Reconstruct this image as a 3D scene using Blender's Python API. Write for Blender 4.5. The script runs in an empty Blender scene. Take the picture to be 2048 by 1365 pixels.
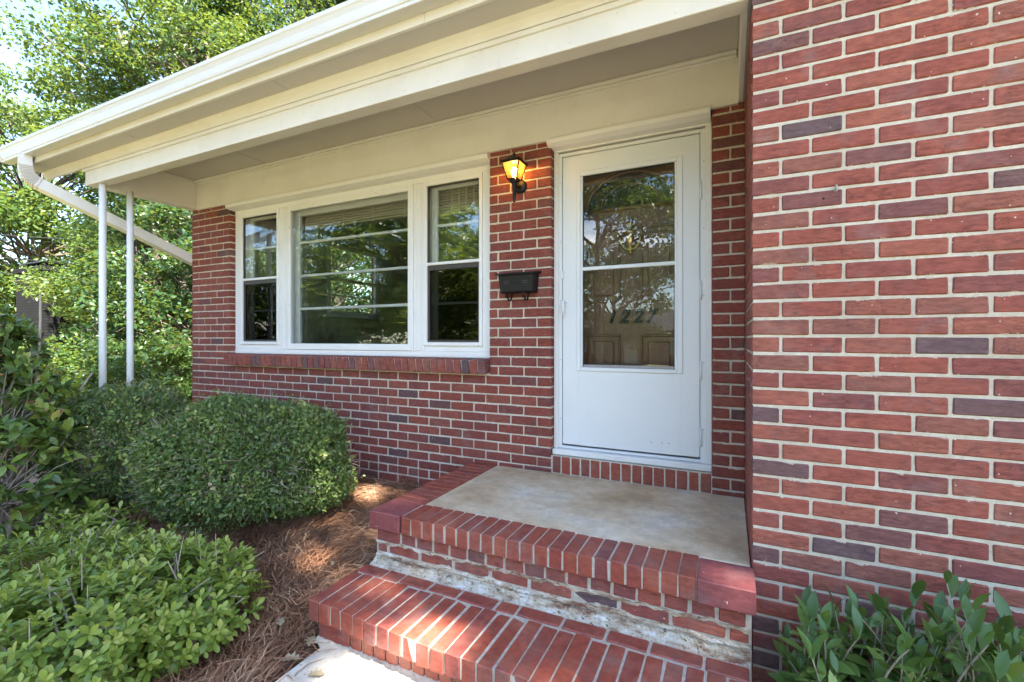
import bpy, bmesh, math, random
import numpy as np
from mathutils import Vector, Matrix

sc = bpy.context.scene
R = math.radians
rng = np.random.default_rng(7)
random.seed(7)

# ------------------------------------------------------------------ camera
# Z = 0 is the camera's eye level; the front path lies at GZ.
CX, CY, CZ, YAW, FPX = -0.0785, -2.9021, -0.0105, 0.4426, 917.76
GZ = -1.358
cd = bpy.data.cameras.new('camera')
cam = bpy.data.objects.new('camera', cd)
sc.collection.objects.link(cam)
cam.location = (CX, CY, CZ)
cam.rotation_euler = (R(90), 0, YAW)
cd.sensor_width = 36.0
cd.lens = 36.0 * FPX / 2048.0
cd.shift_y = -4.1 / 2048.0
cd.clip_start = 0.02
cd.clip_end = 1200.0
sc.camera = cam

# ------------------------------------------------------------------ sky, sun, exposure
SUN_EL, SUN_AZ = R(57), math.atan2(0.84, -0.54)      # from the front right of the house
SUN = Vector((math.sin(SUN_AZ) * math.cos(SUN_EL), math.cos(SUN_AZ) * math.cos(SUN_EL), math.sin(SUN_EL)))
world = bpy.data.worlds.new('World')
sc.world = world
world.use_nodes = True
wn, wl = world.node_tree.nodes, world.node_tree.links
bg = wn['Background']
sky = wn.new('ShaderNodeTexSky')
sky.sky_type = 'NISHITA'
sky.sun_disc = False
sky.sun_elevation = SUN_EL
sky.sun_rotation = SUN_AZ
sky.air_density = 1.0
sky.dust_density = 0.5
sky.ozone_density = 2.5
wtc = wn.new('ShaderNodeTexCoord')
wmap = wn.new('ShaderNodeMapping')
wmap.inputs['Scale'].default_value = (1.0, 1.0, 2.2)
wmap.inputs['Location'].default_value = (0.75, 0.4, 0.2)
wns = wn.new('ShaderNodeTexNoise')
wns.inputs['Scale'].default_value = 3.1
wns.inputs['Detail'].default_value = 7
wns.inputs['Roughness'].default_value = 0.55
wrp = wn.new('ShaderNodeValToRGB')
wrp.color_ramp.elements[0].position = 0.60
wrp.color_ramp.elements[1].position = 0.74
wmx = wn.new('ShaderNodeMix')
wmx.data_type = 'RGBA'
wmx.inputs[7].default_value = (11.0, 11.2, 11.6, 1)
wl.new(wtc.outputs['Generated'], wmap.inputs['Vector'])
wl.new(wmap.outputs[0], wns.inputs['Vector'])
wl.new(wns.outputs['Fac'], wrp.inputs[0])
wl.new(wrp.outputs[0], wmx.inputs[0])
wl.new(sky.outputs[0], wmx.inputs[6])
wl.new(wmx.outputs[2], bg.inputs['Color'])
bg.inputs['Strength'].default_value = 0.095

sd = bpy.data.lights.new('sun', 'SUN')
sd.energy = 4.8
sd.angle = R(0.53)
sd.color = (1.0, 0.93, 0.80)
so = bpy.data.objects.new('sun', sd)
so.rotation_euler = (-SUN).to_track_quat('-Z', 'Y').to_euler()
so.location = SUN * 60
sc.collection.objects.link(so)

vs = sc.view_settings
vs.view_transform = 'Standard'
vs.look = 'None'
vs.exposure = 3.02
vs.gamma = 1.0
vs.use_curve_mapping = False
sc.cycles.use_denoising = True
sc.cycles.use_adaptive_sampling = True
sc.cycles.adaptive_threshold = 0.015
sc.cycles.max_bounces = 8
sc.cycles.diffuse_bounces = 5
sc.cycles.glossy_bounces = 4
sc.cycles.transmission_bounces = 5
sc.cycles.transparent_max_bounces = 12
sc.cycles.caustics_reflective = False
sc.cycles.caustics_refractive = False
sc.cycles.sample_clamp_indirect = 6.0

COL = sc.collection
def pj(X, Y, Z):
    c, s = math.cos(YAW), math.sin(YAW)
    dx, dy, dz = X - CX, Y - CY, Z - CZ
    fw = -s * dx + c * dy
    rt = c * dx + s * dy
    if fw < 0.05: return (1e6, 1e6, 1e-3)
    return (1024 + FPX * rt / fw, 678.4 - FPX * dz / fw, fw)

# ------------------------------------------------------------------ materials
def mat(name):
    m = bpy.data.materials.new(name)
    m.use_nodes = True
    nt = m.node_tree
    return m, nt.nodes, nt.links, nt.nodes['Principled BSDF']
def lin(r, g, b):
    f = lambda v: (v / 255 / 12.92) if v / 255 <= 0.04045 else ((v / 255 + 0.055) / 1.055) ** 2.4
    return (f(r), f(g), f(b), 1)
def noise(n, l, scale, detail=4, rough=0.55, src='pos', vscale=(1, 1, 1)):
    mp = n.new('ShaderNodeMapping')
    mp.inputs['Scale'].default_value = vscale
    if src == 'pos':
        g = n.new('ShaderNodeNewGeometry'); l.new(g.outputs['Position'], mp.inputs['Vector'])
    else:
        g = n.new('ShaderNodeTexCoord'); l.new(g.outputs['Object'], mp.inputs['Vector'])
    t = n.new('ShaderNodeTexNoise')
    t.inputs['Scale'].default_value = scale
    t.inputs['Detail'].default_value = detail
    t.inputs['Roughness'].default_value = rough
    l.new(mp.outputs[0], t.inputs['Vector'])
    return t.outputs['Fac']
def ramp(n, l, fac, stops, interp='LINEAR'):
    r = n.new('ShaderNodeValToRGB')
    r.color_ramp.interpolation = interp
    e = r.color_ramp.elements
    while len(e) < len(stops): e.new(0.5)
    for k, (p, c) in enumerate(stops):
        e[k].position = p
        e[k].color = c if len(c) == 4 else (*c, 1)
    l.new(fac, r.inputs[0])
    return r.outputs[0]
def mix(n, l, fac, a, b, mode='MIX'):
    m = n.new('ShaderNodeMix'); m.data_type = 'RGBA'; m.blend_type = mode
    for s, v in ((0, fac), (6, a), (7, b)):
        if hasattr(v, 'is_linked'): l.new(v, m.inputs[s])
        else: m.inputs[s].default_value = v if s == 0 else (v if len(v) == 4 else (*v, 1))
    return m.outputs[2]
def bump(n, l, bs, h, strength, dist=0.01):
    b = n.new('ShaderNodeBump')
    b.inputs['Strength'].default_value = strength
    b.inputs['Distance'].default_value = dist
    l.new(h, b.inputs['Height'])
    l.new(b.outputs[0], bs.inputs['Normal'])
    return b
def math_(n, l, op, a, b=None):
    m = n.new('ShaderNodeMath'); m.operation = op
    for i, v in enumerate((a, b)):
        if v is None: continue
        if hasattr(v, 'is_linked'): l.new(v, m.inputs[i])
        else: m.inputs[i].default_value = v
    return m.outputs[0]
def rnd_of(n, l):
    a = n.new('ShaderNodeAttribute'); a.attribute_name = 'rnd'
    o = n.new('ShaderNodeObjectInfo')
    return math_(n, l, 'FRACT', math_(n, l, 'ADD', a.outputs['Fac'], o.outputs['Random']))

def brick_mat(name, stops, rough=0.85, bstr=0.55, fleck=True, crackle=(1, 1, 2.6), spec=0.25, joints=False):
    m, n, l, b = mat(name)
    r = rnd_of(n, l)
    c = ramp(n, l, r, stops)
    n1 = noise(n, l, 26, 5, 0.6, vscale=crackle)
    c = mix(n, l, ramp(n, l, n1, [(0.32, (0, 0, 0)), (0.7, (1, 1, 1))]), mix(n, l, 1.0, c, (0.72, 0.68, 0.70), 'MULTIPLY'), mix(n, l, 1.0, c, (1.18, 1.15, 1.1), 'MULTIPLY'))
    n2 = noise(n, l, 9, 3, 0.5)
    c = mix(n, l, ramp(n, l, n2, [(0.55, (0, 0, 0)), (0.75, (0.45, 0.45, 0.45))]), c, (0.13, 0.075, 0.085))
    # fine wavy drag marks of the wire cut
    g0 = noise(n, l, 17, 4, 0.62, vscale=(0.8, 0.8, 3.4))
    ln_ = ramp(n, l, math_(n, l, 'ABSOLUTE', math_(n, l, 'SUBTRACT', g0, 0.5)), [(0.0, (1, 1, 1)), (0.022, (0, 0, 0))])
    g1 = ramp(n, l, noise(n, l, 6, 2, 0.5), [(0.42, (0, 0, 0)), (0.6, (1, 1, 1))])
    cr = math_(n, l, 'MULTIPLY', ln_, g1)
    c = mix(n, l, math_(n, l, 'MULTIPLY', cr, 0.5 if fleck else 0.12), c, (0.08, 0.036, 0.032))
    # lime bloom
    c = mix(n, l, ramp(n, l, noise(n, l, 4.5, 6, 0.7), [(0.55, (0, 0, 0)), (0.8, (0.3, 0.3, 0.3))]), c, (0.42, 0.30, 0.25))
    if fleck:
        n3 = noise(n, l, 75, 1, 0.4)
        c = mix(n, l, ramp(n, l, n3, [(0.775, (0, 0, 0)), (0.79, (1, 1, 1))]), c, (0.6, 0.5, 0.42))
    if not fleck:        # treads worn and dusty where feet fall
        wv = noise(n, l, 7, 7, 0.72)
        c = mix(n, l, ramp(n, l, wv, [(0.46, (0, 0, 0)), (0.76, (0.34, 0.34, 0.34))]), c, (0.36, 0.22, 0.16))
        c = mix(n, l, ramp(n, l, noise(n, l, 60, 4, 0.7), [(0.28, (0.6, 0.6, 0.6)), (0.40, (0, 0, 0))]), c, (0.08, 0.03, 0.026))
    if joints:           # mortar smeared over the brick arrises along the bed joints
        g2 = n.new('ShaderNodeNewGeometry'); sp2 = n.new('ShaderNodeSeparateXYZ'); l.new(g2.outputs['Position'], sp2.inputs[0])
        fr_ = math_(n, l, 'FRACT', math_(n, l, 'ADD', math_(n, l, 'DIVIDE', sp2.outputs[2], 0.0677), 60.0))
        ed_ = math_(n, l, 'MINIMUM', fr_, math_(n, l, 'SUBTRACT', 1.0, fr_))
        lim = ramp(n, l, noise(n, l, 11, 6, 0.72), [(0.47, (0.0, 0.0, 0.0)), (0.78, (0.24, 0.24, 0.24))])
        sm = math_(n, l, 'LESS_THAN', ed_, lim)
        c = mix(n, l, math_(n, l, 'MULTIPLY', sm, 0.8), c, (0.52, 0.44, 0.34))
    l.new(c, b.inputs['Base Color'])
    b.inputs['Roughness'].default_value = rough
    b.inputs['Specular IOR Level'].default_value = spec
    n4 = noise(n, l, 120, 4, 0.7, vscale=(0.55, 0.55, 1.6))
    n5 = noise(n, l, 34, 3, 0.65, vscale=(0.6, 0.6, 2.2))
    bump(n, l, b, math_(n, l, 'SUBTRACT', math_(n, l, 'ADD', math_(n, l, 'MULTIPLY', n4, 0.5), n5), math_(n, l, 'MULTIPLY', cr, 0.5)), bstr, 0.008)
    return m
M = {}
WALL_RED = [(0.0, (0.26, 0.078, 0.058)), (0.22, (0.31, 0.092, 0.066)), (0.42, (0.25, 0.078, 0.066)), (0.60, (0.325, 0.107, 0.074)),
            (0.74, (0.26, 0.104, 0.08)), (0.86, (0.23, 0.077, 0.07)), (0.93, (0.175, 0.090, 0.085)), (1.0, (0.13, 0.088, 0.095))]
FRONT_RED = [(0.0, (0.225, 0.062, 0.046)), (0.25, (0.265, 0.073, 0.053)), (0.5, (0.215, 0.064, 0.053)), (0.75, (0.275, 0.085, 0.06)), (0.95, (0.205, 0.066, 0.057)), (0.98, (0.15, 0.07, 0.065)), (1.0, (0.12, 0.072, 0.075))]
M['brick'] = brick_mat('wall_brick', WALL_RED, joints=True)
M['brick_front'] = brick_mat('front_brick', FRONT_RED, joints=True)
M['brick_plain'] = brick_mat('rowlock_brick', WALL_RED)
M['step_brick'] = brick_mat('step_brick', [(0.0, (0.26, 0.058, 0.036)), (0.3, (0.31, 0.07, 0.04)), (0.6, (0.24, 0.053, 0.038)), (0.9, (0.28, 0.068, 0.043)), (1.0, (0.19, 0.05, 0.045))],
    rough=0.55, bstr=0.22, fleck=False, spec=0.4)
M['corner_brick'] = brick_mat('corner_block', [(0.0, (0.26, 0.075, 0.066)), (1.0, (0.23, 0.066, 0.068))], rough=0.6, bstr=0.25, spec=0.35)
def mortar_mat(name, a, b_, bs=0.5):
    m, n, l, b = mat(name)
    f = noise(n, l, 40, 5, 0.65)
    f2 = noise(n, l, 3.0, 3, 0.5)
    c = mix(n, l, ramp(n, l, f, [(0.3, (0, 0, 0)), (0.72, (1, 1, 1))]), a, b_)
    c = mix(n, l, ramp(n, l, f2, [(0.45, (0, 0, 0)), (0.75, (0.5, 0.5, 0.5))]), c, (0.36, 0.29, 0.21))
    l.new(c, b.inputs['Base Color'])
    b.inputs['Roughness'].default_value = 0.95
    bump(n, l, b, noise(n, l, 160, 4, 0.7), bs, 0.004)
    return m
M['mortar'] = mortar_mat('mortar', (0.46, 0.40, 0.31), (0.64, 0.58, 0.48))
M['step_mortar'] = mortar_mat('step_mortar', (0.32, 0.28, 0.22), (0.55, 0.50, 0.43))

def paint_mat(name, col, rough=0.5, dirt=0.18, dirtcol=(0.42, 0.36, 0.27), spec=0.4, bstr=0.08):
    m, n, l, b = mat(name)
    f = noise(n, l, 2.4, 5, 0.6)
    f2 = noise(n, l, 30, 3, 0.6, vscale=(1, 1, 0.25))
    c = mix(n, l, math_(n, l, 'MULTIPLY', ramp(n, l, f, [(0.45, (0, 0, 0)), (0.8, (1, 1, 1))]), dirt), col, dirtcol)
    c = mix(n, l, math_(n, l, 'MULTIPLY', ramp(n, l, f2, [(0.62, (0, 0, 0)), (0.85, (1, 1, 1))]), dirt * 0.8), c, dirtcol)
    l.new(c, b.inputs['Base Color'])
    b.inputs['Roughness'].default_value = rough
    b.inputs['Specular IOR Level'].default_value = spec
    bump(n, l, b, noise(n, l, 90, 3, 0.6), bstr, 0.003)
    return m
M['white'] = paint_mat('white_paint', (0.74, 0.73, 0.715))
M['trim'] = paint_mat('eave_paint', (0.66, 0.625, 0.575), dirt=0.34)
M['soffit'] = paint_mat('soffit_paint', (0.50, 0.465, 0.435), dirt=0.2)  # eave paint darkened to stand in for shade on the downward faces
M['frieze'] = paint_mat('frieze_paint', (0.71, 0.685, 0.645), dirt=0.26)
M['door_white'] = paint_mat('door_enamel', (0.70, 0.72, 0.73), rough=0.32, dirt=0.06, bstr=0.03)
M['gutter'] = paint_mat('gutter_enamel', (0.62, 0.60, 0.575), rough=0.22, dirt=0.3, dirtcol=(0.5, 0.45, 0.36), bstr=0.05)
M['spout'] = paint_mat('downspout_enamel', (0.62, 0.60, 0.59), rough=0.35, dirt=0.2)
M['bronze'] = paint_mat('bronze_aluminium', (0.055, 0.047, 0.042), rough=0.45, dirt=0.2, dirtcol=(0.12, 0.10, 0.08))
M['flash'] = paint_mat('grey_flashing', (0.30, 0.29, 0.29), rough=0.6)
M['plaster'] = paint_mat('room_plaster', (0.40, 0.34, 0.28), rough=0.9, dirt=0.05)
M['blind'] = paint_mat('blind_slats', (0.74, 0.64, 0.48), rough=0.7, dirt=0.1)
M['rubber'] = paint_mat('black_gasket', (0.02, 0.02, 0.02), rough=0.6, dirt=0)

def simple(name, col, rough=0.5, metal=0.0, spec=0.5, var=0.25, vs_=8, bstr=0.1, bscale=80, vscale=(1, 1, 1)):
    m, n, l, b = mat(name)
    f = noise(n, l, vs_, 5, 0.6, vscale=vscale)
    c = mix(n, l, f, tuple(v * (1 - var) for v in col[:3]), tuple(min(1, v * (1 + var)) for v in col[:3]))
    l.new(c, b.inputs['Base Color'])
    b.inputs['Roughness'].default_value = rough
    b.inputs['Metallic'].default_value = metal
    b.inputs['Specular IOR Level'].default_value = spec
    if bstr: bump(n, l, b, noise(n, l, bscale, 4, 0.65, vscale=vscale), bstr, 0.005)
    return m
M['wood'] = simple('dark_wood', (0.15, 0.08, 0.041), 0.4, var=0.45, vs_=7, vscale=(9, 9, 0.7), bscale=30)
M['floor'] = simple('room_floor', (0.12, 0.07, 0.04), 0.5)
M['brass'] = simple('brass', (0.45, 0.33, 0.13), 0.3, metal=1.0, bstr=0.05)
M['black'] = simple('black_metal', (0.008, 0.008, 0.009), 0.5, spec=0.3, var=0.4, bstr=0.15, bscale=200)
M['bark'] = simple('tree_bark', (0.11, 0.085, 0.065), 0.95, var=0.55, vs_=9, vscale=(1, 1, 0.25), bstr=0.9, bscale=22)
M['twig'] = simple('shrub_twig', (0.36, 0.30, 0.235), 0.9, var=0.4, vs_=30)
M['lattice'] = simple('weathered_lattice', (0.27, 0.17, 0.11), 0.9)
M['edging'] = simple('black_edging', (0.02, 0.02, 0.025), 0.5)
M['asphalt'] = simple('asphalt', (0.055, 0.055, 0.055), 0.9, bstr=0.5)
M['shingle'] = simple('roof_shingle', (0.035, 0.036, 0.042), 0.9, var=0.5, vs_=18, bstr=0.5)
M['wire'] = simple('wire', (0.015, 0.015, 0.015), 0.6, bstr=0)
M['dead_leaf'] = simple('dead_leaf', (0.30, 0.24, 0.15), 0.8, var=0.4, vs_=40)
M['redbrick_far'] = simple('far_brick', (0.24, 0.07, 0.05), 0.9, var=0.35, vs_=30)
M['white_far'] = simple('far_white', (0.75, 0.74, 0.72), 0.7, var=0.05)

def concrete_slab():
    m, n, l, b = mat('landing_concrete')
    f = noise(n, l, 2.3, 6, 0.62)
    c = ramp(n, l, f, [(0.28, (0.42, 0.285, 0.16)), (0.44, (0.57, 0.43, 0.275)), (0.56, (0.64, 0.53, 0.38)), (0.70, (0.68, 0.62, 0.53))])
    f2 = noise(n, l, 14, 6, 0.7)
    c = mix(n, l, ramp(n, l, f2, [(0.35, (0.35, 0.35, 0.35)), (0.62, (0, 0, 0))]), c, (0.16, 0.125, 0.09))
    c = mix(n, l, noise(n, l, 170, 5, 0.8), mix(n, l, 1.0, c, (0.72, 0.70, 0.68), 'MULTIPLY'), mix(n, l, 1.0, c, (1.25, 1.25, 1.25), 'MULTIPLY'))
    f3 = noise(n, l, 55, 2, 0.5)
    c = mix(n, l, ramp(n, l, f3, [(0.755, (0, 0, 0)), (0.775, (1, 1, 1))]), c, (0.72, 0.72, 0.72))
    l.new(c, b.inputs['Base Color'])
    b.inputs['Roughness'].default_value = 0.75
    bump(n, l, b, noise(n, l, 130, 5, 0.7), 0.25, 0.004)
    return m
M['slab'] = concrete_slab()
def path_mat():
    m, n, l, b = mat('path_concrete')
    f = noise(n, l, 5, 6, 0.6)
    c = ramp(n, l, f, [(0.3, (0.42, 0.36, 0.28)), (0.6, (0.60, 0.55, 0.46)), (0.8, (0.66, 0.63, 0.57))])
    f2 = noise(n, l, 70, 3, 0.55)
    c = mix(n, l, ramp(n, l, f2, [(0.28, (1, 1, 1)), (0.36, (0, 0, 0))]), c, (0.09, 0.08, 0.07))
    l.new(c, b.inputs['Base Color'])
    b.inputs['Roughness'].default_value = 0.9
    bump(n, l, b, noise(n, l, 90, 5, 0.75), 0.6, 0.006)
    return m
M['path'] = path_mat()
def ground_mat():
    m, n, l, b = mat('lawn_ground')
    f = noise(n, l, 1.4, 6, 0.65)
    f2 = noise(n, l, 45, 4, 0.7)
    c = ramp(n, l, f, [(0.3, (0.15, 0.15, 0.06)), (0.5, (0.23, 0.205, 0.105)), (0.72, (0.34, 0.28, 0.18))])
    c = mix(n, l, f2, mix(n, l, 1.0, c, (0.55, 0.6, 0.5), 'MULTIPLY'), mix(n, l, 1.0, c, (1.4, 1.35, 1.2), 'MULTIPLY'))
    l.new(c, b.inputs['Base Color'])
    b.inputs['Roughness'].default_value = 0.95
    bump(n, l, b, f2, 0.6, 0.03)
    return m
M['lawn'] = ground_mat()
M['bed'] = simple('bed_soil', (0.10, 0.058, 0.036), 0.95, var=0.6, vs_=35, bstr=0.8, bscale=60)
M['dirt'] = simple('bare_dirt', (0.30, 0.21, 0.15), 0.95, var=0.35, vs_=12, bstr=0.6)

def leaf_mat(name, stops, trans=0.35, tcol=(0.34, 0.42, 0.05), rough=0.42, spec=0.4, mult=1.0):
    m, n, l, b = mat(name)
    a = n.new('ShaderNodeAttribute'); a.attribute_name = 'rnd'
    c = ramp(n, l, a.outputs['Fac'], stops)
    l.new(c, b.inputs['Base Color'])
    b.inputs['Roughness'].default_value = rough
    b.inputs['Specular IOR Level'].default_value = spec
    t = n.new('ShaderNodeBsdfTranslucent')
    l.new(mix(n, l, 0.55, c, tcol), t.inputs['Color'])
    mx = n.new('ShaderNodeMixShader')
    mx.inputs[0].default_value = trans
    out = n['Material Output']
    l.new(b.outputs[0], mx.inputs[1]); l.new(t.outputs[0], mx.inputs[2]); l.new(mx.outputs[0], out.inputs['Surface'])
    return m
M['leaf_light'] = leaf_mat('leaf_light', [(0, (0.034, 0.08, 0.02)), (0.5, (0.062, 0.118, 0.027)), (1, (0.125, 0.165, 0.045))], 0.36)
M['leaf_mid'] = leaf_mat('leaf_mid', [(0, (0.018, 0.052, 0.014)), (0.5, (0.033, 0.078, 0.02)), (1, (0.064, 0.112, 0.027))], 0.32)
M['leaf_dark'] = leaf_mat('leaf_dark', [(0, (0.015, 0.048, 0.016)), (0.5, (0.022, 0.062, 0.02)), (1, (0.045, 0.092, 0.025))], 0.28)
M['holly'] = leaf_mat('holly_leaf', [(0, (0.045, 0.08, 0.03)), (0.45, (0.105, 0.165, 0.048)), (0.75, (0.18, 0.245, 0.065)), (0.95, (0.29, 0.34, 0.085)), (1, (0.36, 0.25, 0.15))], 0.25, rough=0.4)
M['pitto'] = leaf_mat('pittosporum_leaf', [(0, (0.07, 0.135, 0.028)), (0.4, (0.165, 0.24, 0.038)), (0.75, (0.275, 0.34, 0.055)), (1, (0.38, 0.40, 0.11))], 0.28, rough=0.4)
M['camellia'] = leaf_mat('camellia_leaf', [(0, (0.05, 0.095, 0.03)), (0.4, (0.115, 0.185, 0.04)), (0.7, (0.22, 0.29, 0.055)), (0.95, (0.27, 0.29, 0.07)), (1, (0.30, 0.16, 0.07))], 0.25, rough=0.33)
M['laurel'] = leaf_mat('laurel_leaf', [(0, (0.065, 0.135, 0.036)), (0.5, (0.12, 0.205, 0.048)), (0.85, (0.19, 0.265, 0.055)), (1, (0.34, 0.37, 0.07))], 0.2, rough=0.3)
M['needle'] = leaf_mat('pine_needle', [(0, (0.14, 0.065, 0.036)), (0.5, (0.28, 0.14, 0.08)), (0.85, (0.40, 0.235, 0.14)), (1, (0.54, 0.37, 0.24))], 0.1, tcol=(0.3, 0.18, 0.1), rough=0.6)

def glass_mat(name, tint=(0.93, 0.95, 0.94), extra=0.0, wav=0.007):
    m, n, l, b = mat(name)
    out = n['Material Output']
    n.remove(b)
    tr = n.new('ShaderNodeBsdfTransparent'); tr.inputs[0].default_value = (*tint, 1)
    gl = n.new('ShaderNodeBsdfGlossy'); gl.inputs['Roughness'].default_value = 0.0
    lw = n.new('ShaderNodeLayerWeight')          # Schlick term, the same from both sides of the pane
    f = math_(n, l, 'ADD', math_(n, l, 'MULTIPLY', math_(n, l, 'POWER', lw.outputs['Facing'], 5.0), 0.9), 0.045 + extra)
    bp = n.new('ShaderNodeBump'); bp.inputs['Strength'].default_value = wav; bp.inputs['Distance'].default_value = 0.05
    l.new(noise(n, l, 5.0, 1, 0.4, vscale=(1, 1, 1.6)), bp.inputs['Height'])
    l.new(bp.outputs[0], gl.inputs['Normal'])
    mx = n.new('ShaderNodeMixShader')
    l.new(f, mx.inputs[0]); l.new(tr.outputs[0], mx.inputs[1]); l.new(gl.outputs[0], mx.inputs[2]); l.new(mx.outputs[0], out.inputs['Surface'])
    return m
M['glass'] = glass_mat('window_glass', extra=0.05)
M['door_glass'] = glass_mat('storm_door_glass', extra=0.025)
M['screen'] = glass_mat('insect_screen', tint=(0.42, 0.42, 0.42), extra=0.0)
def lamp_glass():
    m, n, l, b = mat('lantern_glass')
    out = n['Material Output']; n.remove(b)
    tr = n.new('ShaderNodeBsdfTransparent'); tr.inputs[0].default_value = (1.0, 0.80, 0.42, 1)
    tl = n.new('ShaderNodeBsdfTranslucent'); tl.inputs[0].default_value = (1.0, 0.62, 0.20, 1)
    mx = n.new('ShaderNodeMixShader'); mx.inputs[0].default_value = 0.16
    l.new(tr.outputs[0], mx.inputs[1]); l.new(tl.outputs[0], mx.inputs[2]); l.new(mx.outputs[0], out.inputs['Surface'])
    return m
M['lamp_glass'] = lamp_glass()
def bulb_mat():
    m, n, l, b = mat('lit_bulb')
    b.inputs['Emission Color'].default_value = (1.0, 0.66, 0.26, 1)
    b.inputs['Emission Strength'].default_value = 2.2
    return m
M['bulb'] = bulb_mat()

# ------------------------------------------------------------------ object helpers
def tag(o, label=None, cat=None, group=None, kind=None):
    if label: o['label'] = label
    if cat: o['category'] = cat
    if group: o['group'] = group
    if kind: o['kind'] = kind
    return o
def link(o, parent=None):
    COL.objects.link(o)
    if parent is not None: o.parent = parent
    return o
def empty(name, loc=(0, 0, 0)):
    o = bpy.data.objects.new(name, None)
    o.location = loc
    o.empty_display_size = 0.1
    return link(o)
def child(name, mesh, parent):
    """a mesh given in world coordinates, hung under a parent"""
    o = bpy.data.objects.new(name, mesh)
    link(o, parent)
    if parent is not None:
        w = world_of(parent)
        o.matrix_basis = w.inverted()
    return o
WORLD = {}
def world_of(p):
    m = p.matrix_basis.copy()
    while p.parent is not None:
        p = p.parent
        m = p.matrix_basis @ m
    return m

class MB:
    def __init__(s): s.v = []; s.f = []; s.sm = []
    def add(s, vs, fs, smooth=False):
        k = len(s.v); s.v += [tuple(p) for p in vs]
        s.f += [tuple(i + k for i in f) for f in fs]; s.sm += [smooth] * len(fs)
        return s
    def box(s, x0, x1, y0, y1, z0, z1, ch=0.0):
        if ch <= 0:
            vs_ = [(x, y, z) for z in (z0, z1) for y in (y0, y1) for x in (x0, x1)]
            return s.add(vs_, [(0, 2, 3, 1), (4, 5, 7, 6), (0, 1, 5, 4), (2, 6, 7, 3), (0, 4, 6, 2), (1, 3, 7, 5)])
        v, f = chbox(x1 - x0, y1 - y0, z1 - z0, ch)
        o = ((x0 + x1) / 2, (y0 + y1) / 2, (z0 + z1) / 2)
        return s.add([(p[0] + o[0], p[1] + o[1], p[2] + o[2]) for p in v], f)
    def prism_x(s, prof, x0, x1, closed=True):
        n = len(prof)
        vs_ = [(x0, y, z) for y, z in prof] + [(x1, y, z) for y, z in prof]
        fs = [(i, (i + 1) % n, n + (i + 1) % n, n + i) for i in range(n if closed else n - 1)]
        if closed: fs += [tuple(range(n))[::-1], tuple(range(n, 2 * n))]
        return s.add(vs_, fs)
    def tube(s, pts, rads, seg=8, cap=True, smooth=True):
        pts = [Vector(p) for p in pts]
        if not hasattr(rads, '__len__'): rads = [rads] * len(pts)
        vs_, fs = [], []
        up = None
        for i, p in enumerate(pts):
            d = (pts[min(i + 1, len(pts) - 1)] - pts[max(i - 1, 0)]).normalized()
            if up is None: up = Vector((0, 0, 1)) if abs(d.z) < 0.9 else Vector((1, 0, 0))
            a = d.cross(up).normalized(); b2 = a.cross(d).normalized(); up = b2
            for k in range(seg):
                t = 2 * math.pi * k / seg
                vs_.append(p + (a * math.cos(t) + b2 * math.sin(t)) * rads[i])
        for i in range(len(pts) - 1):
            for k in range(seg):
                fs.append((i * seg + k, i * seg + (k + 1) % seg, (i + 1) * seg + (k + 1) % seg, (i + 1) * seg + k))
        if cap: fs += [tuple(range(seg))[::-1], tuple(range((len(pts) - 1) * seg, len(pts) * seg))]
        return s.add(vs_, fs, smooth)
    def rect_tube(s, pts, w, d, wdir):
        vs_, fs = [], []
        pts = [Vector(p) for p in pts]
        wdir = Vector(wdir)
        for i, p in enumerate(pts):
            t = (pts[min(i + 1, len(pts) - 1)] - pts[max(i - 1, 0)]).normalized()
            a = (wdir - t * wdir.dot(t)).normalized(); b2 = t.cross(a)
            for sx, sy in ((-1, -1), (1, -1), (1, 1), (-1, 1)): vs_.append(p + a * sx * w / 2 + b2 * sy * d / 2)
        for i in range(len(pts) - 1):
            for k in range(4): fs.append((i * 4 + k, i * 4 + (k + 1) % 4, i * 4 + 4 + (k + 1) % 4, i * 4 + 4 + k))
        fs += [(3, 2, 1, 0), tuple(range(len(vs_) - 4, len(vs_)))]
        return s.add(vs_, fs)
    def lathe(s, prof, c, axis='z', seg=20, smooth=True):
        vs_, fs = [], []
        for r_, h in prof:
            for k in range(seg):
                t = 2 * math.pi * k / seg
                p = (r_ * math.cos(t), r_ * math.sin(t), h)
                if axis == 'y': p = (p[0], -p[2], p[1])
                vs_.append((c[0] + p[0], c[1] + p[1], c[2] + p[2]))
        for i in range(len(prof) - 1):
            for k in range(seg): fs.append((i * seg + k, i * seg + (k + 1) % seg, (i + 1) * seg + (k + 1) % seg, (i + 1) * seg + k))
        fs += [tuple(range(seg))[::-1], tuple(range((len(prof) - 1) * seg, len(prof) * seg))]
        return s.add(vs_, fs, smooth)
    def mesh(s, name, m):
        me = bpy.data.meshes.new(name)
        me.from_pydata(s.v, [], s.f)
        if any(s.sm): me.polygons.foreach_set('use_smooth', s.sm)
        me.materials.append(m)
        me.update()
        return me
    def build(s, name, m, parent=None): return child(name, s.mesh(name, m), parent)

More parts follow.
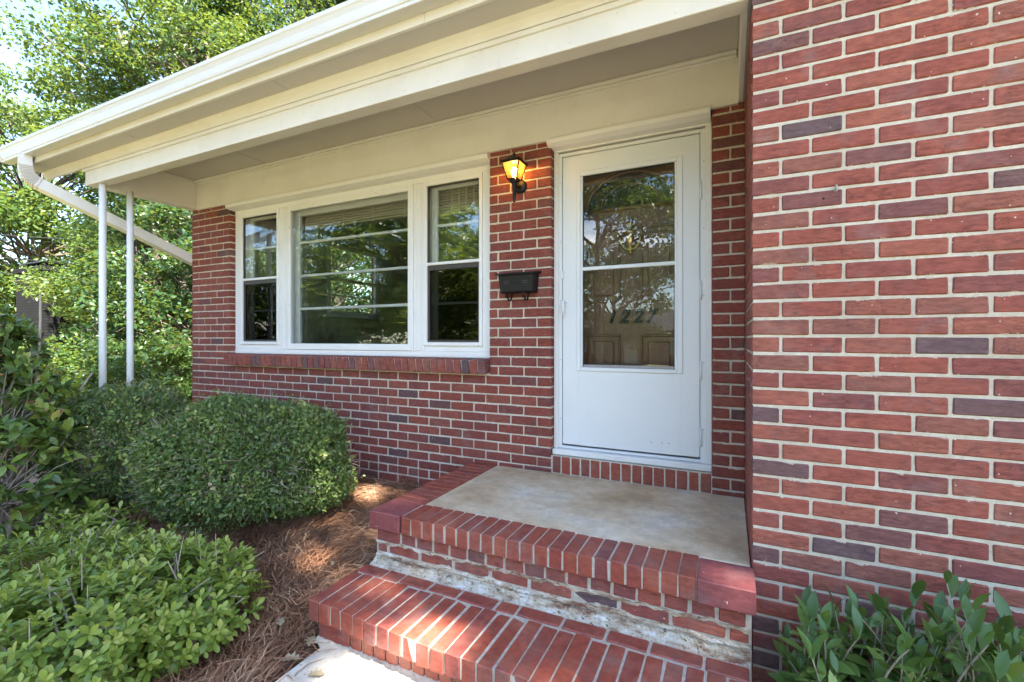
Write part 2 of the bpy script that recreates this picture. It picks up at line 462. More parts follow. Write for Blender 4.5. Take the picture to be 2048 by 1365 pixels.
def chbox(w, d, h, c, jit=0.0, rs=None):
    """chamfered box centred on the origin: 24 vertices, 26 faces"""
    vs_, idx = [], {}
    for sx in (-1, 1):
        for sy in (-1, 1):
            for sz in (-1, 1):
                j = [0, 0, 0] if not jit else [rs.uniform(-jit, jit) for _ in range(3)]
                for ax in range(3):
                    p = [sx * (w / 2 - c), sy * (d / 2 - c), sz * (h / 2 - c)]
                    p[ax] = (sx * w / 2, sy * d / 2, sz * h / 2)[ax]
                    idx[(sx, sy, sz, ax)] = len(vs_)
                    vs_.append((p[0] + j[0], p[1] + j[1], p[2] + j[2]))
    fs = []
    for ax in range(3):
        a, b_ = [k for k in range(3) if k != ax]
        for s_ in (-1, 1):
            q = []
            for ua, ub in ((-1, -1), (1, -1), (1, 1), (-1, 1)):
                k = [0, 0, 0]; k[ax] = s_; k[a] = ua; k[b_] = ub
                q.append(idx[(*k, ax)])
            flip = (s_ < 0) != (ax == 1)
            fs.append(tuple(q[::-1] if flip else q))
    for ax in range(3):      # edges along axis ax
        a, b_ = [k for k in range(3) if k != ax]
        for ua in (-1, 1):
            for ub in (-1, 1):
                k0 = [0, 0, 0]; k0[ax] = -1; k0[a] = ua; k0[b_] = ub
                k1 = list(k0); k1[ax] = 1
                q = (idx[(*k0, a)], idx[(*k1, a)], idx[(*k1, b_)], idx[(*k0, b_)])
                flip = (ua * ub > 0) != (ax == 1)
                fs.append(q if flip else q[::-1])
    for sx in (-1, 1):
        for sy in (-1, 1):
            for sz in (-1, 1):
                q = (idx[(sx, sy, sz, 0)], idx[(sx, sy, sz, 1)], idx[(sx, sy, sz, 2)])
                fs.append(q if sx * sy * sz > 0 else q[::-1])
    return vs_, fs

_bm = {}
def brick_mesh(w, d, h, m, ch=0.004, variant=0, jit=0.0014):
    key = (round(w, 3), round(d, 3), round(h, 3), m.name, variant, ch)
    if key not in _bm:
        v, f = chbox(key[0], key[1], key[2], ch, jit, random.Random(variant * 31 + 5))
        me = bpy.data.meshes.new('brick')
        me.from_pydata(v, [], f)
        me.materials.append(m); me.update()
        _bm[key] = me
    return _bm[key]
def put_bricks(lst, parent, n_single=300, name='brick'):
    """lst: (centre, (w,d,h), rotation matrix or None, material, chamfer). The n_single that show largest become objects of their own."""
    pw = world_of(parent).inverted()
    def size(b):
        x, y, fw = pj(*b[0])
        vis = -60 < x < 2110 and -60 < y < 1425
        return (b[1][0] * b[1][2] / fw ** 2) if vis else 0
    order = sorted(range(len(lst)), key=lambda i: -size(lst[i]))
    single = [lst[i] for i in order[:n_single] if size(lst[i]) > 0]
    rest = [lst[i] for i in order if not (lst[i] in single)] if len(order) > len(single) else []
    for k, (c, dm, rot, m, ch) in enumerate(single):
        o = bpy.data.objects.new(name, brick_mesh(*dm, m, ch, random.randrange(5)))
        link(o, parent)
        T = Matrix.Translation(Vector(c)) @ (rot.to_4x4() if rot is not None else Matrix())
        o.matrix_basis = pw @ T
    if rest:
        for mname in sorted({b[3].name for b in rest}):
            vs_, fs, at = [], [], []
            for (c, dm, rot, m, ch) in rest:
                if m.name != mname: continue
                v, f = chbox(*dm, ch, 0.0014, random)
                k = len(vs_)
                for p in v:
                    q = Vector(p)
                    if rot is not None: q = rot @ q
                    vs_.append((q[0] + c[0], q[1] + c[1], q[2] + c[2]))
                fs += [tuple(i + k for i in g) for g in f]
                at += [random.random()] * len(f)
            me = bpy.data.meshes.new(name)
            me.from_pydata(vs_, [], fs)
            a = me.attributes.new('rnd', 'FLOAT', 'FACE'); a.data.foreach_set('value', at)
            me.materials.append(bpy.data.materials[mname]); me.update()
            tag(child('far_brick', me, parent), kind='stuff')

# ---- numpy foliage
def np_mesh(name, V, F, m, rnd=None, smooth=False):
    """V (n,3) float, F (k,3|4) int"""
    me = bpy.data.meshes.new(name)
    k = F.shape[1]
    me.vertices.add(len(V)); me.vertices.foreach_set('co', np.ascontiguousarray(V, dtype=np.float32).ravel())
    me.loops.add(F.size); me.loops.foreach_set('vertex_index', np.ascontiguousarray(F, dtype=np.int32).ravel())
    me.polygons.add(len(F)); me.polygons.foreach_set('loop_start', np.arange(0, F.size, k, dtype=np.int32))
    if smooth: me.polygons.foreach_set('use_smooth', np.ones(len(F), dtype=bool))
    me.update(calc_edges=True)
    if rnd is not None:
        a = me.attributes.new('rnd', 'FLOAT', 'FACE'); a.data.foreach_set('value', np.ascontiguousarray(rnd, dtype=np.float32))
    me.materials.append(m)
    return me
DIAMOND = (np.array([(0, 0, 0), (0.30, 0.45, 0.10), (0, 1, 0.0), (-0.30, 0.45, 0.10)], float), np.array([(0, 1, 2), (0, 2, 3)]))
def leaf_tpl(w, widths, bend, fold=0.12):
    ts = np.linspace(0, 1, len(widths))
    v, f = [], []
    for t, k in zip(ts, widths):
        z = -bend * t * t
        v += [(-w * k / 2, t, z + fold * w * k), (0, t, z), (w * k / 2, t, z + fold * w * k)]
    for i in range(len(widths) - 1):
        a = 3 * i
        f += [(a, a + 1, a + 4, a + 3), (a + 1, a + 2, a + 5, a + 4)]
    return np.array(v, float), np.array(f)
OBOVATE = leaf_tpl(0.46, (0.14, 0.38, 0.74, 1.0, 0.93, 0.30), 0.22)
ELLIPT = leaf_tpl(0.46, (0.12, 0.75, 1.0, 0.85, 0.45, 0.04), 0.18)
OBLONG = leaf_tpl(0.35, (0.10, 0.62, 0.95, 1.0, 0.70, 0.05), 0.25)
def unit(a): return a / np.maximum(np.linalg.norm(a, axis=-1, keepdims=True), 1e-9)
def frames(d, nrm):
    """leaf axes: y along d, z near nrm"""
    y = unit(d)
    x = unit(np.cross(y, nrm))
    z = np.cross(x, y)
    return np.stack([x, y, z], axis=-1)          # columns
def bake(tpl, pos, fr, size):
    v, f = tpl
    V = np.einsum('mij,nj->mni', fr * size[:, None, None], v) + pos[:, None, :]
    F = f[None] + (np.arange(len(pos)) * len(v))[:, None, None]
    return V.reshape(-1, 3), F.reshape(-1, f.shape[1])
def leaves_obj(name, parent, tpl, pos, fr, size, rnd, m, n_single=0, leafname='leaf'):
    """bake leaves into one part; the n_single that show largest become objects of their own"""
    pos = np.asarray(pos, float)
    if n_single:
        c, s = math.cos(YAW), math.sin(YAW)
        d = pos - np.array([CX, CY, CZ])
        fw = -s * d[:, 0] + c * d[:, 1]; rt = c * d[:, 0] + s * d[:, 1]
        px = 1024 + FPX * rt / np.maximum(fw, 0.05); py = 678.4 - FPX * d[:, 2] / np.maximum(fw, 0.05)
        ok = (fw > 0.2) & (px > 5) & (px < 2043) & (py > 5) & (py < 1360)
        dist = np.linalg.norm(d, axis=1)
        facing = np.abs(np.einsum('ij,ij->i', fr[:, :, 2], d / dist[:, None]))
        # keep one leaf per small picture cell, the nearest one: those are the ones in view
        cell = {}
        for i in np.nonzero(ok)[0]:
            k = (int(px[i] // 14), int(py[i] // 14))
            if k not in cell or dist[i] < dist[cell[k]]: cell[k] = i
        cand = np.array(sorted(cell.values(), key=lambda i: -size[i] * (0.3 + facing[i]) / fw[i])[:n_single], dtype=int)
        pw = world_of(parent).inverted()
        variants = []
        for q in range(9):
            me = np_mesh(leafname, tpl[0], tpl[1], m, np.full(len(tpl[1]), 0.04 + 0.115 * q), smooth=True)
            variants.append(me)
        for i in cand:
            o = bpy.data.objects.new(leafname, variants[i % 9])
            link(o, parent)
            T = Matrix(((*(fr[i][0] * size[i]), pos[i][0]), (*(fr[i][1] * size[i]), pos[i][1]), (*(fr[i][2] * size[i]), pos[i][2]), (0, 0, 0, 1)))
            o.matrix_basis = pw @ T
        keep = np.ones(len(pos), bool); keep[cand] = False
        pos, fr, size, rnd = pos[keep], fr[keep], size[keep], rnd[keep]
    V, F = bake(tpl, pos, fr, size)
    me = np_mesh(name, V, F, m, np.repeat(rnd, len(tpl[1])), smooth=len(tpl[0]) > 4)
    return tag(child(name, me, parent), kind='stuff')

def rand_dirs(n):
    return unit(rng.normal(size=(n, 3)))
def curve_pts(a, b, n=6, sag=0.1, wob=0.05):
    a, b = np.array(a, float), np.array(b, float)
    L = np.linalg.norm(b - a)
    o = rng.normal(size=3) * wob * L
    out = []
    for t in np.linspace(0, 1, n):
        out.append(tuple(a + (b - a) * t + o * math.sin(math.pi * t) + np.array([0, 0, sag * L * math.sin(math.pi * t)])))
    return out

def make_tree(name, label, base, height, crown, radii, m, n_clump=70, per=260, leaf=0.13, trunk_r=0.18, clump_r=(0.5, 1.0), group=None, cat='tree',
              hole=None, shell=0.55, lo_cut=-0.75, stems=1, droop=0.2, seed=0, trunk_lean=(0, 0)):
    """crown = centre, radii = half axes"""
    global rng
    keep_rng = rng
    rng = np.random.default_rng(1000 + seed)
    root = empty(name, base)
    tag(root, label, cat, group)
    base, crown, radii = np.array(base, float), np.array(crown, float), np.array(radii, float)
    d = rand_dirs(n_clump * 3)
    d = d[d[:, 2] > lo_cut][:n_clump]
    bumpy = 0.78 + 0.3 * rng.random(len(d))
    rr = (shell + (1 - shell) * rng.random(len(d)) ** 0.6) * bumpy
    C = crown + d * rr[:, None] * radii
    if hole is not None:
        for (h0, hr) in hole:
            w = C - np.array(h0)
            t = w @ np.array(SUN)
            C = C[np.linalg.norm(w - t[:, None] * np.array(SUN), axis=1) > hr + 0.12]
    # wood
    wood = MB()
    axes = []
    for k in range(stems):
        off = np.array([0.0, 0.0, 0.0]) if stems == 1 else np.array([0.16 * math.cos(k * 2.4), 0.16 * math.sin(k * 2.4), 0])
        top = crown + np.array([trunk_lean[0], trunk_lean[1], 0.35 * radii[2]]) + (0 if stems == 1 else np.array([math.cos(k * 2.4), math.sin(k * 2.4), 0]) * radii * 0.45)
        pts = curve_pts(base + off, top, 9, 0.0, 0.03)
        wood.tube(pts, [trunk_r * (1.25 if i == 0 else 1.0 - 0.85 * i / 8) for i in range(9)], 9)
        axes.append(np.array(pts))
    for q, c in enumerate(C):
        ax = axes[q % len(axes)]
        # leave the trunk lower than the clump, further down for outer clumps
        zt = c[2] - 0.55 * np.linalg.norm((c - crown)[:2]) - 0.4
        i = int(np.clip(np.searchsorted(ax[:, 2], zt), 2, 7))
        st = ax[i]
        L = np.linalg.norm(c - st)
        r0 = min(trunk_r * 0.42, 0.016 * L + 0.006)
        bp_ = curve_pts(st, c, 6, 0.06, 0.07)
        if hole is not None:
            fine = np.array([np.array(bp_[a]) * (1 - u) + np.array(bp_[a + 1]) * u for a in range(5) for u in np.linspace(0, 1, 8)])
            hit = False
            for (h0, hr) in hole:
                w = fine - np.array(h0)
                t = w @ np.array(SUN)
                hit |= bool((np.linalg.norm(w - t[:, None] * np.array(SUN), axis=1) < hr).any())
            if hit:
                C[q] = np.nan
                continue
        wood.tube(bp_, [r0 * (1 - 0.8 * t / 5) for t in range(6)], 5, cap=False)
        for _ in range(2):
            e = c + rand_dirs(1)[0] * clump_r[1] * 0.8
            wood.tube([bp_[4], tuple((np.array(bp_[4]) + e) / 2 + np.array([0, 0, 0.05])), tuple(e)], [r0 * 0.32, r0 * 0.22, r0 * 0.08], 4, cap=False)
    wood.build('trunk', M['bark'], root)
    # leaves
    P, Rn = [], []
    for c in C:
        if np.isnan(c[0]): continue
        n = int(per * (0.6 + 0.8 * rng.random()))
        cr = clump_r[0] + (clump_r[1] - clump_r[0]) * rng.random()
        q = rand_dirs(n) * (rng.random(n) ** 0.45)[:, None] * cr * np.array([1.0, 1.0, 0.62])
        q[:, 2] -= droop * (q[:, 0] ** 2 + q[:, 1] ** 2) / max(cr, 0.1)
        P.append(c + q)
        Rn.append(np.clip(rng.normal(0.15 + 0.7 * rng.random(), 0.18, n), 0, 0.999))
    P = np.concatenate(P); Rn = np.concatenate(Rn)
    if hole is not None:
        keep = np.ones(len(P), bool)
        for (h0, hr) in hole:
            w = P - np.array(h0)
            t = w @ np.array(SUN)
            dist = np.linalg.norm(w - t[:, None] * np.array(SUN), axis=1)
            keep &= ~((dist < hr) & (t > 0))
        P, Rn = P[keep], Rn[keep]
    n = len(P)
    dr = unit(rng.normal(size=(n, 3)) * np.array([1, 1, 0.6]) + np.array([0, 0, -0.25]))
    nr = unit(rng.normal(size=(n, 3)) * 0.8 + np.array([0, 0, 0.9]))
    sz = leaf * (0.7 + 0.6 * rng.random(n))
    leaves_obj('crown', root, DIAMOND, P, frames(dr, nr), sz, Rn, M[m])
    rng = keep_rng
    return root
# ------------------------------------------------------------------ ground, path, street
def bed_z(x, y):
    """height of the planting bed: it rises from the path to the house wall"""
    t = min(1.0, max(0.0, (y + 1.75) / 1.6))
    z = GZ - 0.03 + 0.20 * t * t * (3 - 2 * t)
    z += 0.018 * math.sin(5.1 * x + 1.3) * math.cos(4.3 * y) + 0.01 * math.sin(13 * x) * math.sin(11 * y + 2)
    return z
def sheet(name, m, x0, x1, y0, y1, nx, ny, fz, kind='structure', parent=None):
    xs, ys = np.linspace(x0, x1, nx), np.linspace(y0, y1, ny)
    V = np.array([(x, y, fz(x, y)) for y in ys for x in xs])
    F = np.array([(j * nx + i, j * nx + i + 1, (j + 1) * nx + i + 1, (j + 1) * nx + i) for j in range(ny - 1) for i in range(nx - 1)])
    o = child(name, np_mesh(name, V, F, m, smooth=True), parent)
    return tag(o, kind=kind)
def land_z(x, y):
    z = GZ - 0.06
    if y < -4: z -= 0.035 * min(-4 - y, 14)            # the front yard falls away to the street
    if x < -7: z -= 0.05 * min(-7 - x, 8)
    return z
sheet('ground', M['lawn'], -260, 260, -260, 260, 105, 105, land_z)
bed = sheet('planting_bed', M['bed'], -5.7, -1.76, -2.75, 0.02, 60, 44, bed_z)
def bed_r(x, y): return GZ - 0.02 + 0.015 * math.sin(7 * x) * math.cos(6 * y)
sheet('planting_bed', M['bed'], -0.02, 2.6, -1.75, -0.86, 30, 14, bed_r)
sheet('bare_ground', M['dirt'], -8.4, -5.65, -3.2, 3.2, 12, 20, lambda x, y: GZ - 0.045 + 0.02 * math.sin(4 * x + y * 3))

def path_strip(name, pts, w, m, z_of, thick=0.05, kind='structure'):
    mb = MB()
    pts = [Vector((*p, 0)) for p in pts]
    L = []
    for i, p in enumerate(pts):
        d = (pts[min(i + 1, len(pts) - 1)] - pts[max(i - 1, 0)]).normalized()
        nrm = Vector((-d.y, d.x, 0)) * w / 2
        L.append((p + nrm, p - nrm))
    vs_, fs = [], []
    for a, b_ in L:
        za, zb_ = z_of(a.x, a.y), z_of(b_.x, b_.y)
        z = max(za, zb_)
        vs_ += [(a.x, a.y, z), (b_.x, b_.y, z), (a.x, a.y, z - thick), (b_.x, b_.y, z - thick)]
    for i in range(len(L) - 1):
        k = 4 * i
        fs += [(k, k + 1, k + 5, k + 4), (k, k + 4, k + 6, k + 2), (k + 1, k + 3, k + 7, k + 5)]
    fs += [(0, 2, 3, 1), (len(vs_) - 4, len(vs_) - 3, len(vs_) - 1, len(vs_) - 2)]
    mb.add(vs_, fs)
    return tag(mb.build(name, m), kind=kind)
def bez(p0, p1, p2, n=14):
    return [tuple((1 - t) ** 2 * np.array(p0) + 2 * (1 - t) * t * np.array(p1) + t * t * np.array(p2)) for t in np.linspace(0, 1, n)]
pad = MB(); pad.box(-1.70, 0.06, -2.75, -1.42, GZ - 0.12, GZ, 0.008)
tag(pad.build('front_path', M['path']), kind='structure')
path_strip('curved_walk', bez((-0.85, -2.745), (-1.0, -5.6), (2.6, -7.2)) + bez((2.6, -7.2), (5.5, -8.4), (6.5, -11.5))[1:], 1.15, M['path'], lambda x, y: land_z(x, y) + 0.055)
path_strip('driveway', [(7.5, -3.5), (7.3, -9), (7.0, -15), (6.8, -21)], 3.4, M['path'], lambda x, y: land_z(x, y) + 0.06)
path_strip('street', [(-120, -25), (-30, -24.2), (0, -24), (40, -24.4), (120, -26)], 6.5, M['asphalt'], lambda x, y: land_z(x, y) + 0.03)
path_strip('sidewalk', [(-120, -20), (-30, -19.2), (0, -19), (40, -19.4), (120, -21)], 1.5, M['path'], lambda x, y: land_z(x, y) + 0.07)

# ------------------------------------------------------------------ the house
house = empty('brick_house', (-2.6, 0, GZ))
tag(house, 'red brick house with white painted porch eave, picture window and storm door', 'house')
P_, L_ = 0.0677, 0.1988          # course height, brick length incl. joint
BH, BL, BD = 0.0572, 0.1885, 0.095
XL, XW0, XW1, XD0, XD1, XR = -5.156, -4.539, -1.6325, -1.164, -0.1705, 0.0
ZF, WZ0, DZ0 = 1.36, -0.262, -0.79      # brick runs up behind the frieze; sill; door foot
YWING = -0.879
fw_ = MB()                               # mortar core, a little behind the brick faces
c0, c1, zb = 0.0055, 0.20, -1.62
fw_.box(XL + 0.004, XW0 - 0.004, c0, c1, zb, 1.62)
fw_.box(XW0 - 0.004, XW1 + 0.004, c0, c1, zb, WZ0 + 0.005)
fw_.box(XW1 + 0.004, XD0 - 0.004, c0, c1, zb, 1.62)
fw_.box(XD0 - 0.004, XD1 + 0.004, c0, c1, zb, DZ0 - 0.004)
fw_.box(XD1 + 0.004, XR - 0.002, c0, c1, zb, 1.62)
fw_.box(XW0 - 0.004, XW1 + 0.004, 0.12, c1, 1.30, 1.62)
fw_.box(XD0 - 0.004, XD1 + 0.004, 0.12, c1, 1.30, 1.62)
front = fw_.build('front_wall', M['mortar'], house)
bricks = []
for r in range(-23, 20):
    z = (r + 0.5) * P_
    if z > ZF: continue
    lo, hi = z - P_ / 2, z + P_ / 2
    if hi < -0.93: segs = [(XL, XR)]
    elif hi < WZ0 + 0.03: segs = [(XL, XD0), (XD1, XR)]
    else: segs = [(XL, XW0), (XW1, XD0), (XD1, XR)]
    hdr = (r == -16)
    L = L_ / 2 if hdr else L_
    ph = -1.6646 + (0 if r % 2 else L_ / 2)
    for a, b_ in segs:
        n0 = math.floor((a - ph) / L) - 1
        cuts = [ph + n * L for n in range(n0, n0 + int((b_ - a) / L) + 4)]
        cuts = [a - 0.005] + [c for c in cuts if a + 0.045 < c < b_ - 0.045] + [b_ + 0.005]
        for p, q in zip(cuts, cuts[1:]):
            w = q - p - 0.0103
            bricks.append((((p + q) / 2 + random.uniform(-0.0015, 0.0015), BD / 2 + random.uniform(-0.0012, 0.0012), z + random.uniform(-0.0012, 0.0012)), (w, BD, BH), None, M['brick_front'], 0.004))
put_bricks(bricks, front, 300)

ww = MB()
ww.box(XR + 0.0055, 3.4, YWING + 0.0055, YWING + 0.2, zb, 1.62)
ww.box(XR + 0.0055, XR + 0.2, YWING + 0.2, 0.3, zb, 1.62)
wing = ww.build('wing_wall', M['mortar'], house)
wb, wret = [], []
for r in range(-23, 21):
    z = (r + 0.5) * P_
    cuts = ([0.0] + ([0.098] if r % 2 else []) + [(0.1955 if r % 2 == 0 else 0.098 + L_) + n * L_ for n in range(0, 17)])
    for p, q in zip(cuts, cuts[1:]):
        if q > 3.4: break
        p2 = p - 0.005 if p == 0 else p
        w = q - p2 - (0.0108 if p else 0.0105)
        hh = BH - 0.0008
        # the corner brick is turned: stretcher one way, header the other
        wb.append((((p2 + q) / 2 + (0.0 if p else 0.0), YWING + 0.1 / 2 + random.uniform(-0.0013, 0.0013), z + random.uniform(-0.001, 0.001)), (w, 0.1, hh), None, M['brick'], 0.004))
    rc = [YWING + 0.105] + [YWING + (0.198 if r % 2 else 0.30) + n * L_ for n in range(0, 5)]
    rc = [v for v in rc if v < -0.03] + [0.0]
    for p, q in zip(rc, rc[1:]):
        wret.append(((0.05, (p + q) / 2, z), (0.1, q - p - 0.0105, BH - 0.0008), None, M['brick'], 0.004))
wb = [b for b in wb if b[0][0] < 1.3] + [b for b in wb if b[0][0] >= 1.3]
put_bricks([b for b in wb if b[0][0] < 1.3] , wing, 300)
put_bricks([b for b in wb if b[0][0] >= 1.3] + wret, wing, 0)
# small holes and anchors left in the wing wall
for (x, z) in ((0.279, 0.516), (0.235, 0.508), (0.283, 0.385), (0.243, 0.38), (0.36, 0.39)):
    h = MB(); h.lathe([(0.0045, -0.004), (0.0045, 0.003)], (x, YWING + 0.002, z), 'y', 8)
    h.build('anchor_hole', M['black'], wing)
h = MB(); h.tube([(0.272, YWING + 0.01, 0.535), (0.272, YWING - 0.012, 0.535), (0.272, YWING - 0.016, 0.55)], 0.0035, 6)
h.lathe([(0.007, 0), (0.007, 0.006)], (0.272, YWING + 0.002, 0.535), 'y', 8)
h.build('wall_hook', M['flash'], wing)

# other walls of the house (side, back) and roof
side = MB()
SY0, SY1, SZ0, SZ1 = 1.66, 2.66, 0.33, 1.30        # opening of the side window
side.box(XL, XL + 0.12, c1 + 0.002, SY0, zb, 1.62); side.box(XL, XL + 0.12, SY1, 6.6, zb, 1.62)
side.box(XL, XL + 0.12, SY0, SY1, zb, SZ0); side.box(XL, XL + 0.12, SY0, SY1, SZ1, 1.62)
side.build('side_wall', M['redbrick_far'], house)
bk = MB(); bk.box(XL, 9.0, 6.602, 6.8, zb, 1.62); bk.box(8.8, 9.0, YWING + 0.3, 6.6, zb, 1.62); bk.box(3.402, 8.998, YWING, YWING + 0.2, zb, 1.62)
bk.build('rear_wall', M['redbrick_far'], house)
rf = MB()
RX0, RX1 = -5.88, 9.5
rf.prism_x([(-1.10, 1.705), (3.0, 3.20), (7.3, 1.705), (7.3, 1.64), (3.0, 3.13), (-1.044, 1.655), (-1.044, 1.68)], RX0, RX1)
rf.build('roof', M['shingle'], house)
gb = MB()
gb.add([(XL + 0.01, 0.0, 1.63), (XL + 0.01, 6.7, 1.63), (XL + 0.01, 6.7, 1.80), (XL + 0.01, 3.0, 3.12), (XL + 0.01, 0.0, 2.02),
        (XL + 0.10, 0.0, 1.63), (XL + 0.10, 6.7, 1.63), (XL + 0.10, 6.7, 1.80), (XL + 0.10, 3.0, 3.12), (XL + 0.10, 0.0, 2.02)],
       [(4, 3, 2, 1, 0), (5, 6, 7, 8, 9), (0, 1, 6, 5), (1, 2, 7, 6), (2, 3, 8, 7), (3, 4, 9, 8), (4, 0, 5, 9)])
gb.build('gable_wall', M['white'], house)

# porch eave: frieze, ceiling, beam, soffit, fascia, gutter
ZC, ZB, ZS = 1.612, 1.326, 1.535
YB0, YB1 = -0.878, -0.789
fr = MB(); fr.box(-5.048, -0.034, -0.022, 0.0, 1.318, 1.66)
frz = fr.build('frieze_board', M['frieze'], house)
q = MB(); q.box(-5.046, -0.042, -0.040, -0.0225, 1.572, 1.590, 0.004); q.box(-5.046, -0.042, -0.052, -0.0225, 1.5905, 1.6115, 0.004)
q.build('moulding', M['frieze'], frz)
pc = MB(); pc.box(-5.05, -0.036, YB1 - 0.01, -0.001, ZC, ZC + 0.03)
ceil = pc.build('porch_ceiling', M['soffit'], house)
for x in (-3.95, -2.05):
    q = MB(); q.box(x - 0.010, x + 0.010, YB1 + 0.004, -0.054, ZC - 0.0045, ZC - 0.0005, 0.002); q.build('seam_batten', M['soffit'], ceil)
bm_ = MB(); bm_.box(-5.16, -0.010, YB0, YB1, ZB, 1.66, 0.003)
beam = bm_.build('porch_beam', M['trim'], house)
q = MB()
q.prism_x([(YB0 - 0.001, 1.445), (YB0 - 0.010, 1.447), (YB0 - 0.012, 1.470), (YB0 - 0.001, 1.4705)], -5.19, -0.02)
q.prism_x([(YB0 - 0.001, 1.4725), (YB0 - 0.014, 1.474), (YB0 - 0.018, 1.490), (YB0 - 0.030, 1.513), (YB0 - 0.045, 1.528), (YB0 - 0.047, 1.5345), (YB0 - 0.001, 1.5345)], -5.85, 9.2)
q.build('moulding', M['trim'], beam)
sb = MB(); sb.box(-5.16, -5.052, YB1 + 0.001, -0.001, ZB + 0.001, 1.655, 0.003)
sbm = sb.build('side_beam', M['frieze'], house)
q = MB(); q.box(-5.0515, -5.036, YB1 + 0.002, -0.053, 1.572, 1.6115, 0.004); q.build('moulding', M['frieze'], sbm)
et = MB(); et.box(-0.034, -0.010, YB1 + 0.001, -0.002, ZB + 0.002, 1.66, 0.002)
et.build('end_board', M['frieze'], house)
fl = MB(); fl.box(-0.0095, -0.001, YB0 + 0.01, -0.003, ZB + 0.0, 1.66)
fl.build('flashing', M['flash'], house)
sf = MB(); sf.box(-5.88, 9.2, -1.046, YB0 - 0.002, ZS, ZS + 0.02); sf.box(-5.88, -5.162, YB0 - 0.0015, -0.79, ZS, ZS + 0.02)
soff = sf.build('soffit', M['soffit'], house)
for x in (-4.2, -2.55, -0.6):
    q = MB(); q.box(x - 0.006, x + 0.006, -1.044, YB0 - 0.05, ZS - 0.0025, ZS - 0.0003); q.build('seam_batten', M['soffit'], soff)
fa = MB(); fa.box(-5.88, -1.42, -1.066, -1.0465, ZS - 0.006, 1.70, 0.002); fa.box(-1.418, 9.2, -1.066, -1.0465, ZS - 0.006, 1.70, 0.002)
fa.build('fascia', M['trim'], house)
gu = MB()
prof = [(-1.067, 1.700), (-1.067, 1.578), (-1.072, 1.575), (-1.138, 1.575), (-1.141, 1.578), (-1.141, 1.592), (-1.147, 1.597), (-1.150, 1.612), (-1.153, 1.645), (-1.160, 1.668), (-1.166, 1.676),
        (-1.166, 1.697), (-1.160, 1.701), (-1.152, 1.699), (-1.152, 1.690), (-1.146, 1.640), (-1.136, 1.585), (-1.072, 1.585), (-1.072, 1.700)]
gu.prism_x(prof, -5.99, 9.2)
gut = gu.build('gutter', M['gutter'], house)
for x in (-4.35, -1.30):
    sm_ = MB(); sm_.prism_x([(a - 0.0015 if a < -1.1 else a + 0.0005, z_ - (0.0015 if z_ < 1.58 else -0.0008)) for a, z_ in prof[:13]] , x, x + 0.035, closed=False); sm_.build('seam_sleeve', M['gutter'], gut)
q = MB(); q.box(-5.996, -5.988, -1.164, -1.068, 1.577, 1.70); q.build('end_cap', M['gutter'], gut)
for k in range(22):          # nail heads along the beam and the frieze
    x = -5.0 + k * 0.235 + random.uniform(-.03, .03)
    for (y_, z_, par) in ((YB0, 1.352, beam), (YB0, 1.425, beam), (-0.022, 1.345, frz)):
        if random.random() < 0.3: continue
        q = MB(); q.lathe([(0.0035, -0.001), (0.003, 0.0012)], (x, y_, z_), 'y', 7); q.build('nail_head', M['soffit'], par)
# downspout: outlet, corrugated elbow, long diagonal run back to the house corner
ds = MB()
p0, p1, p2 = Vector((-5.615, -1.110, 1.578)), Vector((-5.62, -1.105, 1.395)), Vector((-5.20, 0.16, 0.77))
dirv = (p2 - p1).normalized()
pts = [p0, p0.lerp(p1, 0.45)]
for k in range(1, 12):
    t = k / 12
    a = p0.lerp(p1, 0.45 + 0.55 * t)
    b_ = p1 + dirv * 0.09 * t
    pts.append(a.lerp(b_, t))
pts += [p1 + dirv * 0.11, p2]
ds.rect_tube(pts[:2], 0.13, 0.085, (0.9, -0.25, 0))
elb = []
for k in range(1, len(pts) - 1):
    elb.append(pts[k])
# ribs of the elbow
vs_, fs = [], []
sub = []
for i in range(len(elb) - 1):
    sub += [(elb[i], 1.04), (elb[i].lerp(elb[i + 1], 0.55), 1.0), (elb[i].lerp(elb[i + 1], 0.8), 0.84)]
sub.append((elb[-1], 1.0))
wd = Vector((0.9, -0.25, 0))
for i, (p, sc_) in enumerate(sub):
    t = (sub[min(i + 1, len(sub) - 1)][0] - sub[max(i - 1, 0)][0]).normalized()
    a = (wd - t * wd.dot(t)).normalized(); b2 = t.cross(a)
    for sx, sy in ((-1, -1), (1, -1), (1, 1), (-1, 1)): vs_.append(p + a * sx * 0.065 * sc_ + b2 * sy * 0.0445 * sc_)
for i in range(len(sub) - 1):
    for k in range(4): fs.append((i * 4 + k, i * 4 + (k + 1) % 4, i * 4 + 4 + (k + 1) % 4, i * 4 + 4 + k))
ds.add(vs_, fs)
ds.rect_tube([p1 + dirv * 0.10, p2], 0.128, 0.088, (0.9, -0.25, 0))
ds.rect_tube([p2 + Vector((0, 0.02, 0.03)), p2 + Vector((0, 0.03, -2.2))], 0.075, 0.10, (1, 0, 0))
ds.build('downspout', M['spout'], house)
for (x, y) in ((-4.97, -0.835), (-4.978, -0.63)):
    q = MB()
    q.tube([(x, y, -1.46), (x, y, ZB + 0.0)], 0.0255, 18)
    q.lathe([(0.05, 0), (0.05, 0.012), (0.036, 0.02)], (x, y, ZB - 0.02), 'z', 16) if False else None
    q.build('porch_post', M['white'], house)

